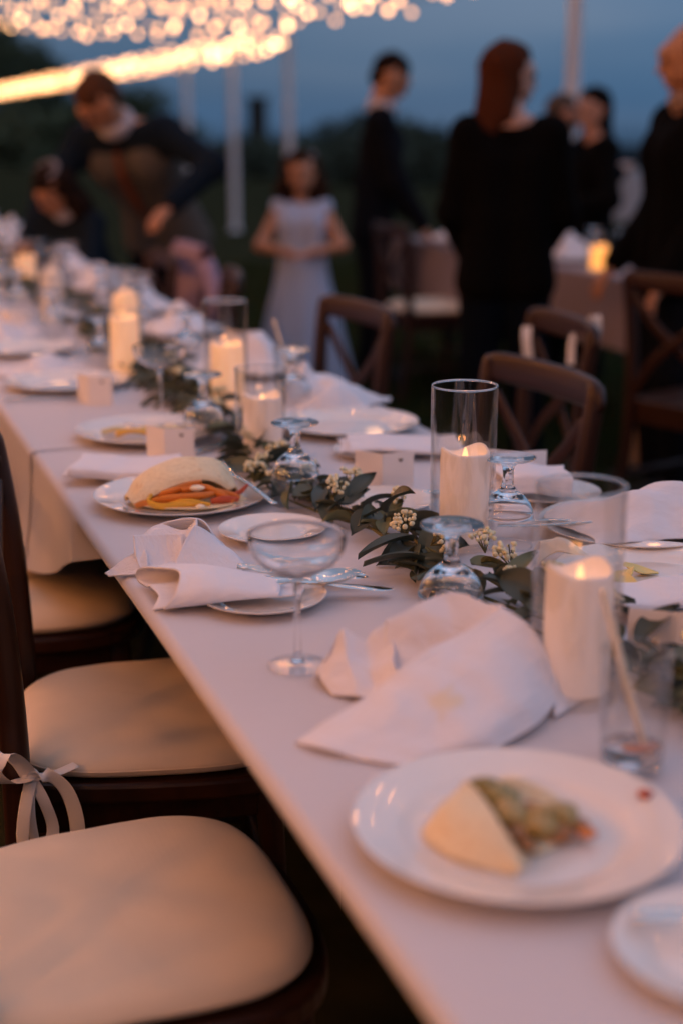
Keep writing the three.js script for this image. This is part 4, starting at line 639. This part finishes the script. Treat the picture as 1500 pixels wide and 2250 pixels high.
{
  const path = spline([[0.84, 0, -0.98], [0.80, 0, -1.214], [0.765, 0, -1.40], [0.74, 0, -1.60], [0.733, 0, -1.79], [0.70, 0, -1.98], [0.675, 0, -2.12], [0.69, 0, -2.3], [0.715, 0, -2.5], [0.72, 0, -2.86], [0.74, 0, -3.4], [0.76, 0, -4.4], [0.72, 0, -5.6], [0.75, 0, -7.2], [0.72, 0, -9.4]]);
  const t = thing('leaf_garland', 'garland of dusty green eucalyptus and white blossoms along the table middle', 'garland', [0, TOP, 0]);
  const L = path.getLength(), uAt = (d) => path.getPointAt(clamp(d / L, 0, 1));
  for (let k = 0; k < 3; k++) { const pts = []; for (let i = 0; i <= 60; i++) { const p = uAt(L * i / 60); p.x += 0.022 * Math.sin(i * 0.9 + k * 2); p.y = 0.014 + 0.006 * Math.sin(i * 1.3 + k); p.z += 0.01 * Math.cos(i + k); pts.push(p); } part('stem', sweep(pts, [0.0022], { seg: 300, radial: 6, side: V(0, 1, 0.01) }), M.stem, t); }
  const put = (d, far) => {
    const p = uAt(d), side = rr(-1, 1), o = new THREE.Object3D(); o.position.set(p.x + side * rr(0.008, 0.048) * (far ? 1.3 : 1), 0.012 + Math.abs(rr(0, 0.034)) * (1 - Math.abs(side) * 0.6), p.z + rr(-0.02, 0.02));
    const out = side > 0 ? rr(0.2, 2.6) : rr(-2.6, -0.2); o.rotation.set(rr(-0.75, 0.35), out, rr(-0.9, 0.9), 'YXZ'); o.scale.setScalar(rr(0.7, 1.4)); o.updateMatrix(); return o;
  };
  const mats = [M.leaf, M.leaf, M.leafDark, M.leafDark, M.leafPale];
  for (let i = 0; i < 236; i++) { const d = 1.9 * i / 236, o = put(d), m = part('leaf', leafGeos[i % 3], mats[Math.floor(rnd() * 5)], t); m.position.copy(o.position); m.quaternion.copy(o.quaternion); m.scale.copy(o.scale); }
  const farLeaves = []; for (let i = 0; i < 900; i++) { const o = put(1.9 + (L - 1.9) * Math.pow(i / 900, 1.15), true); farLeaves.push(leafGeos[i % 3].clone().applyMatrix4(o.matrix)); }
  const fl = part('leaf_mass', merge(farLeaves), M.leaf, t); fl.userData.kind = 'stuff';
  const spots = [[0.745, -1.985, 0.05], [0.77, -1.86, 0.045], [0.71, -2.09, 0.045], [0.733, -1.74, 0.04], [0.745, -1.66, 0.04], [0.80, -1.56, 0.04], [0.785, -1.6, 0.05], [0.76, -1.47, 0.04], [0.665, -2.17, 0.04], [0.70, -2.2, 0.05], [0.815, -1.33, 0.05], [0.84, -1.2, 0.045], [0.66, -2.08, 0.035], [0.64, -2.14, 0.03], [0.70, -1.93, 0.05], [0.69, -2.35, 0.05], [0.74, -2.45, 0.05], [0.70, -2.62, 0.05], [0.75, -2.75, 0.05], [0.80, -1.44, 0.05], [0.72, -3.0, 0.05], [0.76, -3.2, 0.05], [0.73, -3.6, 0.05]];
  spots.forEach(([x, z, y], i) => { const m = part('blossom', clusterGeos[i % 3], M.flower, t); m.position.set(x, y, z); m.rotation.set(rr(-0.4, 0.7), rr(0, 6), rr(-0.4, 0.4)); m.scale.setScalar(rr(0.9, 1.35)); part('blossom_stem', clusterStems, M.stem, m); });
}

/* ---------- the rest of the table, out of focus ---------- */
for (let i = 0; i < 10; i++) {
  const z = -3.18 - i * 0.62, k = nth(i);
  const jx = rr(-0.02, 0.02), jz = rr(-0.05, 0.05);
  dinner(0.50 + jx, z + jz, `dinner plate at the blurred left edge, ${k} past the place card`);
  dinner(0.965 - jx, z - 0.12 - jz, `dinner plate on the blurred right side, ${k} beyond the bunched napkin`);
  cloth('napkin', `bunched napkin on the blurred left side, ${k} beyond the place card`, 0.49 + jx, z - 0.27, 0.003, rr(-1, 1), bunchedNapkin(0.22, 0.19, rr(0.03, 0.07), i + 2));
  cloth('napkin', `bunched napkin on the blurred right side, ${k} beyond the first bunched one`, 0.96, z - 0.1 - jz, 0.018, rr(-1, 1), bunchedNapkin(0.2, 0.18, rr(0.05, 0.09), i + 31));
  goblet(0.62 + jx, z - 0.25, `upturned goblet left of the garland in the blur, ${k} beyond the coupe`);
  goblet(0.88 - jx, z - 0.28, `upturned goblet right of the garland in the blur, ${k} beyond the straw`);
  if (i % 2 === 0) coupe(0.60 + jx, z - 0.45, `coupe glass left of the garland in the blur, ${nth(i / 2)} of its row`);
  if (i % 2 === 1) coupe(0.90, z - 0.42, `coupe glass right of the garland in the blur, ${nth((i - 1) / 2)} of its row`);
  if (i < 6) placeCard(i % 2 ? 0.52 : 1.02, z - 0.36, TURN + rr(-0.3, 0.3), `blurred place card on the ${i % 2 ? 'left' : 'right'} side, ${nth(Math.floor(i / 2))} beyond the bright candle`);
}
// second dinner table
{
  const o = (x, z) => [x, z];
  for (const [i, x, z] of [[0, 3.18, -5.60], [1, 3.16, -6.15], [2, 3.12, -6.70]]) {
    dinner(x, z, `dinner plate on the second table, ${nth(i)} from its near end`);
    cloth('napkin', `bunched napkin on the second table, ${nth(i)} from its near end`, x - 0.02, z - 0.02, 0.018, i, bunchedNapkin(0.22, 0.2, 0.1, i + 60));
    goblet(x + 0.18, z - 0.2, `upturned goblet on the second table, ${nth(i)} from its near end`);
    coupe(x + 0.12, z + 0.2, `coupe glass on the second table, ${nth(i)} from its near end`);
  }
  vaseWithCandle(3.05, -5.22, 0.15, 0.095, 'glass cylinder vase on the second table before the bald man', 'strongly glowing candle on the second table', 'x');
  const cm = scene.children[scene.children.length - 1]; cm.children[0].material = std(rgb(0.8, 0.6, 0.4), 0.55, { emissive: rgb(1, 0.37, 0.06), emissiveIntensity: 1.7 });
}

/* ---------- people ---------- */
const skinM = { fair: std(rgb(0.52, 0.28, 0.19), 0.5), tan: std(rgb(0.46, 0.22, 0.12), 0.5), brown: std(rgb(0.36, 0.16, 0.08), 0.5) };
const fabric = (r, g, b) => std(rgb(r, g, b), 1, { specularIntensity: 0.15 });
const Y = V(0, 1, 0);
function hand(list, W, dir, palmUp, S, grip) { // palm, four unequal bent fingers, thumb from the side of the palm
  const d = dir.clone().normalize(), side = V(0, 0, 0).crossVectors(d, palmUp).normalize(), n = V(0, 0, 0).crossVectors(side, d).normalize(), p = (a, b, c) => W.clone().addScaledVector(d, a * S).addScaledVector(side, b * S).addScaledVector(n, c * S).toArray();
  for (const b of [-0.024, -0.008, 0.008, 0.024]) list.push([p(0, b * 0.5, 0), p(0.075, b, 0), 0.014 * S, 0.0115 * S]);
  [[-0.027, 0.055], [-0.009, 0.072], [0.009, 0.078], [0.027, 0.068]].forEach(([b, l]) => { const c = grip; list.push([p(0.08, b, 0), p(0.08 + l * 0.5, b * 1.1, -l * 0.2 * c), 0.009 * S, 0.0085 * S], [p(0.08 + l * 0.5, b * 1.1, -l * 0.2 * c), p(0.08 + l * 0.85, b * 1.1, -l * 0.75 * c), 0.0085 * S, 0.0075 * S]); });
  list.push([p(0.02, 0.02, 0), p(0.05, 0.045, -0.012), 0.0115 * S, 0.0105 * S], [p(0.05, 0.045, -0.012), p(0.085, 0.052, -0.022), 0.010 * S, 0.008 * S]);
}
// o: height, lean forward / sideways, headTurn, headDown, hands (local targets), looks
function person(label, pos, turn, o) {
  const H = o.height, S = H / 1.75, hs = o.headScale ?? 1, t = thing('person', label, 'person', [pos[0], 0, pos[1]], turn);
  const hip = V(0, 0.52 * H, 0), lean = new THREE.Quaternion().setFromEuler(new THREE.Euler(o.lean ?? 0, o.twist ?? 0, o.sideLean ?? 0)), up = (x, y, z) => V(x * H, (y - 0.52) * H, z * H).applyQuaternion(lean).add(hip), A = (v) => v.toArray(), w = o.broad ?? 1;
  const waist = up(0, 0.61, 0.0), chest = up(0, 0.73, 0.0), nb = up(0, 0.815, -0.01), hc = up(0, 0.925 + (hs - 1) * 0.04, 0.012);
  const hq = lean.clone().multiply(new THREE.Quaternion().setFromEuler(new THREE.Euler(o.headDown ?? 0, o.headTurn ?? 0, o.headTilt ?? 0, 'YXZ')));
  const h = (x, y, z) => V(x, y, z).multiplyScalar(S * hs).applyQuaternion(hq).add(hc);
  const body = [], head = [], hands = [], jacket = [], legsW = [];
  head.push([A(h(0, 0.03, -0.018)), A(h(0, 0.02, 0.0)), 0.086 * S * hs, 0.08 * S * hs], [A(h(0, 0.0, 0.03)), A(h(0, -0.075, 0.05)), 0.062 * S * hs, 0.036 * S * hs], [A(h(0.03, -0.05, 0.02)), A(h(-0.03, -0.05, 0.02)), 0.042 * S * hs, 0.042 * S * hs], [A(h(0, 0.005, 0.088)), A(h(0, -0.03, 0.104)), 0.008 * S, 0.013 * S], [A(h(-0.016, -0.062, 0.083)), A(h(0.016, -0.062, 0.083)), 0.009 * S, 0.009 * S], [A(h(0, 0.03, 0.083)), A(h(0, 0.035, 0.08)), 0.02 * S, 0.02 * S]);
  for (const s of [-1, 1]) head.push([A(h(s * 0.083, 0.008, -0.004)), A(h(s * 0.08, -0.03, 0.004)), 0.015 * S, 0.011 * S]);
  body.push([A(nb), A(h(0, -0.05, -0.012)), 0.036 * H * 0.95, 0.03 * H]);
  const sh = [-1, 1].map((s) => up(s * 0.103 * w, 0.795, -0.005)), hp = [-1, 1].map((s) => V(s * 0.05 * H, 0.5 * H, 0));
  for (const i of [0, 1]) {
    const s = i ? 1 : -1, c = up(s * 0.05 * w, 0.735, 0.008);
    body.push([A(hp[i]), A(up(s * 0.035, 0.61, 0)), 0.058 * H, 0.05 * H], [A(up(s * 0.035, 0.61, 0)), A(c), 0.05 * H, 0.058 * H], [A(c), A(sh[i]), 0.052 * H, 0.032 * H], [A(nb), A(sh[i]), 0.03 * H, 0.032 * H]);
    jacket.push([A(hp[i].clone().add(V(0, -0.03 * H, 0))), A(up(s * 0.036, 0.61, 0)), 0.068 * H, 0.058 * H], [A(up(s * 0.036, 0.61, 0)), A(c), 0.058 * H, 0.067 * H], [A(c), A(sh[i]), 0.062 * H, 0.04 * H], [A(nb.clone().add(V(0, -0.014 * H, 0))), A(sh[i]), 0.034 * H, 0.038 * H]);
    // arm by two-bone reach
    const T = V(...(o.hands?.[i] ?? [s * 0.17 * H, 0.46 * H, 0.04 * H])), a = 0.178 * H, b = 0.155 * H, dv = T.clone().sub(sh[i]), L = Math.min(dv.length(), (a + b) * 0.995), d = dv.clone().normalize(), x = (a * a - b * b + L * L) / (2 * L), y = Math.sqrt(Math.max(0, a * a - x * x));
    const hint = V(...(o.elbows?.[i] ?? [s * 0.6, -0.4, -0.8])), el = sh[i].clone().addScaledVector(d, x).addScaledVector(hint.addScaledVector(d, -hint.dot(d)).normalize(), y), wr = sh[i].clone().addScaledVector(d, L);
    body.push([A(sh[i]), A(el), 0.03 * H, 0.024 * H], [A(el), A(wr), 0.024 * H, 0.016 * H]);
    const fd = wr.clone().sub(el).normalize(); hand(hands, wr, o.handDir?.[i] ? V(...o.handDir[i]) : fd, o.palm?.[i] ? V(...o.palm[i]) : V(0, 1, 0.2), S * (o.handScale ?? 1), o.grip ?? 0.6);
    if (o.sleeves !== false) jacket.push([A(sh[i]), A(el), 0.041 * H, 0.034 * H], [A(el), A(wr.clone().addScaledVector(fd, -0.01)), 0.034 * H, 0.027 * H]);
    const kn = V(s * 0.055 * H, 0.285 * H, 0.012 * H), an = V(s * 0.06 * H, 0.05 * H, -0.01 * H), toe = V(s * 0.07 * H, 0.018 * H, 0.085 * H);
    body.push([A(hp[i]), A(kn), 0.05 * H, 0.033 * H], [A(kn), A(an), 0.033 * H, 0.022 * H], [A(an.clone().setY(0.022 * H)), A(toe), 0.022 * H, 0.016 * H]);
    legsW.push([A(hp[i]), A(kn), 0.062 * H, 0.045 * H], [A(kn), A(an.clone().setY(0.045 * H)), 0.045 * H, 0.036 * H]);
    const shoe = capsules([[A(an.clone().setY(0.03 * H)), A(toe), 0.027 * H, 0.022 * H]], 0.01, 0.012); part('shoe', shoe, M.black, t);
    const e = part('eye', new THREE.SphereGeometry(0.0115 * S, 12, 8), M.black, t); e.position.copy(h(s * 0.032, 0.006, 0.083));
  }
  const handMesh = capsules(hands.slice(0, hands.length / 2), 0.008, 0.006), handMesh2 = capsules(hands.slice(hands.length / 2), 0.008, 0.006);
  part('body', merge([capsules(body, 0.03 * S, 0.014 * S + 0.002), capsules(head, 0.02 * S, 0.0075), handMesh, handMesh2].map((g) => g)), o.skin, t);
  if (o.top) part(o.topName ?? 'jacket', capsules(o.sleeves === false ? jacket : jacket, 0.035 * S, 0.014), o.top, t);
  if (o.trousers) part('trousers', capsules(legsW, 0.03, 0.014), o.trousers, t);
  if (o.collar) { const c = part('shirt_collar', new THREE.TorusGeometry(0.036 * H, 0.012 * H, 10, 28).rotateX(Math.PI / 2).scale(1, 1.7, 1), o.collar, t); c.position.copy(nb.clone().lerp(hc, 0.22)); c.quaternion.copy(lean); }
  if (o.cuffs) for (const i of [0, 1]) { const T = V(...o.hands[i]); const c = part('cuff', new THREE.SphereGeometry(0.034 * S, 14, 10).scale(1, 0.8, 1), o.cuffs, t); c.position.copy(T); }
  if (o.vest) part('waistcoat', capsules(jacket.filter((_, k) => k % (o.sleeves === false ? 4 : 6) < 3).map(([a, b, ra, rb]) => [a, b, ra * 1.07, rb * 1.0]), 0.035, 0.014), o.vest, t);
  if (o.tie) { const pts = [0.80, 0.74, 0.66, 0.585].map((y, k) => up(0, y, [0.052, 0.082, 0.084, 0.082][k])); part('tie', sweep(pts, [[0.01, 0.006], [0.018, 0.006], [0.024, 0.006], [0.008, 0.004]], { seg: 14, radial: 8, side: V(1, 0, 0).applyQuaternion(lean) }), o.tie, t); }
  if (o.skirt) { const [len, r, m] = o.skirt; part('skirt', (() => { const pos = [], idx = [], n = 60, k = 14; for (let q = 0; q <= k; q++) for (let i = 0; i <= n; i++) { const a = i / n * Math.PI * 2, s = q / k, rad = lerp(0.075 * H, r, Math.pow(s, 0.75)) * (1 + 0.07 * s * Math.sin(a * 9 + 1) + 0.03 * s * Math.sin(a * 17)); pos.push(Math.cos(a) * rad, 0.6 * H - s * len, Math.sin(a) * rad * 0.9); } for (let q = 0; q < k; q++) for (let i = 0; i < n; i++) { const a = q * (n + 1) + i; idx.push(a, a + n + 1, a + 1, a + 1, a + n + 1, a + n + 2); } const g = new THREE.BufferGeometry(); g.setAttribute('position', new THREE.Float32BufferAttribute(pos, 3)); g.setIndex(idx); g.computeVertexNormals(); return g; })(), m, t); }
  if (o.hair) {
    const [kind, m] = o.hair, L = [[A(h(0, 0.045, -0.022)), A(h(0, 0.05, -0.005)), 0.087 * S * hs, 0.078 * S * hs], [A(h(0, 0.02, -0.045)), A(h(0, -0.03, -0.05)), 0.072 * S * hs, 0.055 * S * hs]];
    if (kind === 'long') { L.push([A(h(0, 0.02, -0.05)), A(h(0, -0.20, -0.065)), 0.084 * S, 0.07 * S]); for (const s of [-1, 1]) L.push([A(h(s * 0.055, 0.05, -0.03)), A(h(s * 0.066, -0.16, -0.045)), 0.045 * S, 0.04 * S]); }
    if (kind === 'curly') for (const s of [-1, 1]) { L.push([A(h(s * 0.065, 0.04, -0.035)), A(h(s * 0.10, -0.12, -0.035)), 0.045 * S * hs, 0.052 * S * hs], [A(h(s * 0.04, 0.0, -0.06)), A(h(s * 0.06, -0.17, -0.05)), 0.06 * S * hs, 0.06 * S * hs], [A(h(s * 0.102, -0.1, -0.025)), A(h(s * 0.105, -0.18, -0.015)), 0.048 * S * hs, 0.035 * S * hs]); }
    part('hair', capsules(L, 0.03, 0.011, (x, y, z) => (kind === 'curly' ? 0.02 : kind === 'long' ? 0.011 : 0.005) * perlin.noise(x * 38, y * (kind === 'curly' ? 38 : 10), z * 38)), m, t);
  }
  if (o.crown) { const c = []; for (let i = 0; i < 16; i++) { const a = i / 16 * 6.283, p = h(Math.cos(a) * 0.07, 0.10 - 0.01 * Math.sin(a), Math.sin(a) * 0.06 - 0.03); c.push(lump(0.011, i, 1, 0.7, 1).translate(p.x, p.y, p.z)); } part('flower_crown', merge(c), o.crown, t); }
  return t;
}
const dark = { suit: fabric(0.006, 0.007, 0.010), navy: fabric(0.008, 0.014, 0.022), black: fabric(0.0035, 0.0032, 0.003), deepNavy: fabric(0.0035, 0.006, 0.011), hair: fabric(0.014, 0.008, 0.006), red: fabric(0.065, 0.021, 0.010), shirt: fabric(0.5, 0.47, 0.5), grey: fabric(0.10, 0.092, 0.08) };
person('man in a grey waistcoat and rust tie leaning over the far table', [1.58, -6.64], -0.66, { height: 1.76, lean: 0.72, sideLean: 0.12, headDown: 0.25, headTurn: -0.6, broad: 1.15, skin: skinM.tan, top: dark.navy, topName: 'shirt', trousers: dark.suit, vest: dark.grey, collar: dark.shirt, tie: fabric(0.16, 0.045, 0.02), hair: ['short', fabric(0.08, 0.036, 0.02)], hands: [[-0.34, 0.86, 0.70], [0.30, 1.01, 0.62]], elbows: [[-0.7, 0.1, -0.4], [1, 0.1, -0.3]] });
person('child with a white headband in a dark cardigan leaning over the far table', [1.18, -6.28], -0.95, { height: 1.22, headScale: 1.2, lean: 0.5, headDown: 0.2, headTurn: -0.2, skin: skinM.brown, top: dark.navy, topName: 'cardigan', skirt: [0.5, 0.24, fabric(0.20, 0.26, 0.34)], hair: ['curly', dark.hair], crown: fabric(0.3, 0.28, 0.3), collar: fabric(0.42, 0.4, 0.44), hands: [[-0.08, 0.80, 0.40], [0.10, 0.80, 0.42]], handScale: 0.8 });
person('girl in a pale blue sleeveless dress with curly hair and a flower crown', [2.22, -6.58], -0.36, { height: 1.2, broad: 0.8, headScale: 1.2, skin: skinM.tan, sleeves: false, top: fabric(0.46, 0.54, 0.70), topName: 'bodice', skirt: [0.66, 0.25, fabric(0.42, 0.52, 0.70)], hair: ['curly', fabric(0.03, 0.014, 0.008)], crown: fabric(0.3, 0.28, 0.3), hands: [[-0.03, 0.745, 0.15], [0.03, 0.745, 0.155]], elbows: [[-1, -0.2, -0.2], [1, -0.2, -0.2]], handDir: [[0.8, -0.1, 0.3], [-0.8, -0.1, 0.3]], handScale: 0.75 });
person('man in a dark suit looking down at the second table, seen from his side', [2.76, -7.04], 1.18, { height: 1.70, lean: 0.1, headDown: 0.5, skin: skinM.tan, top: dark.suit, trousers: dark.suit, collar: dark.shirt, cuffs: dark.shirt, hair: ['short', dark.hair], hands: [[-0.14, 0.84, 0.26], [0.14, 0.88, 0.2]] });
person('woman with long red-brown hair in a black blazer seen from behind', [2.44, -4.85], 2.74, { height: 1.63, headTurn: -1.15, headDown: 0.1, broad: 0.88, skin: skinM.fair, top: dark.black, topName: 'blazer', trousers: dark.deepNavy, hair: ['long', dark.red], hands: [[-0.14, 0.85, 0.2], [0.14, 0.85, 0.2]] });
person('man with short fair hair embracing a dark-haired woman', [3.72, -6.82], 1.35, { height: 1.50, headDown: 0.15, skin: skinM.fair, top: dark.suit, trousers: dark.suit, collar: dark.shirt, hair: ['short', fabric(0.10, 0.075, 0.06)], hands: [[-0.10, 1.1, 0.30], [0.14, 1.05, 0.30]] });
person('dark-haired woman in black embracing a fair-haired man', [3.80, -6.60], -1.75, { height: 1.53, headTurn: 0.5, headDown: 0.1, skin: skinM.fair, top: dark.black, topName: 'coat', trousers: dark.black, hair: ['long', fabric(0.008, 0.006, 0.006)], hands: [[-0.16, 1.0, 0.25], [0.2, 0.93, 0.22]] });
person('bald man in a dark suit cut by the right edge of the picture', [2.89, -4.42], -1.75, { height: 1.68, broad: 0.86, lean: -0.04, headDown: 0.2, headTurn: -0.3, skin: skinM.tan, top: dark.black, trousers: dark.suit, collar: fabric(0.3, 0.2, 0.15), hands: [[-0.17, 0.84, 0.16], [0.18, 0.82, 0.1]], elbows: [[-0.4, -0.4, -0.9], [0.4, -0.4, -0.9]] });

renderer.render(scene, camera);
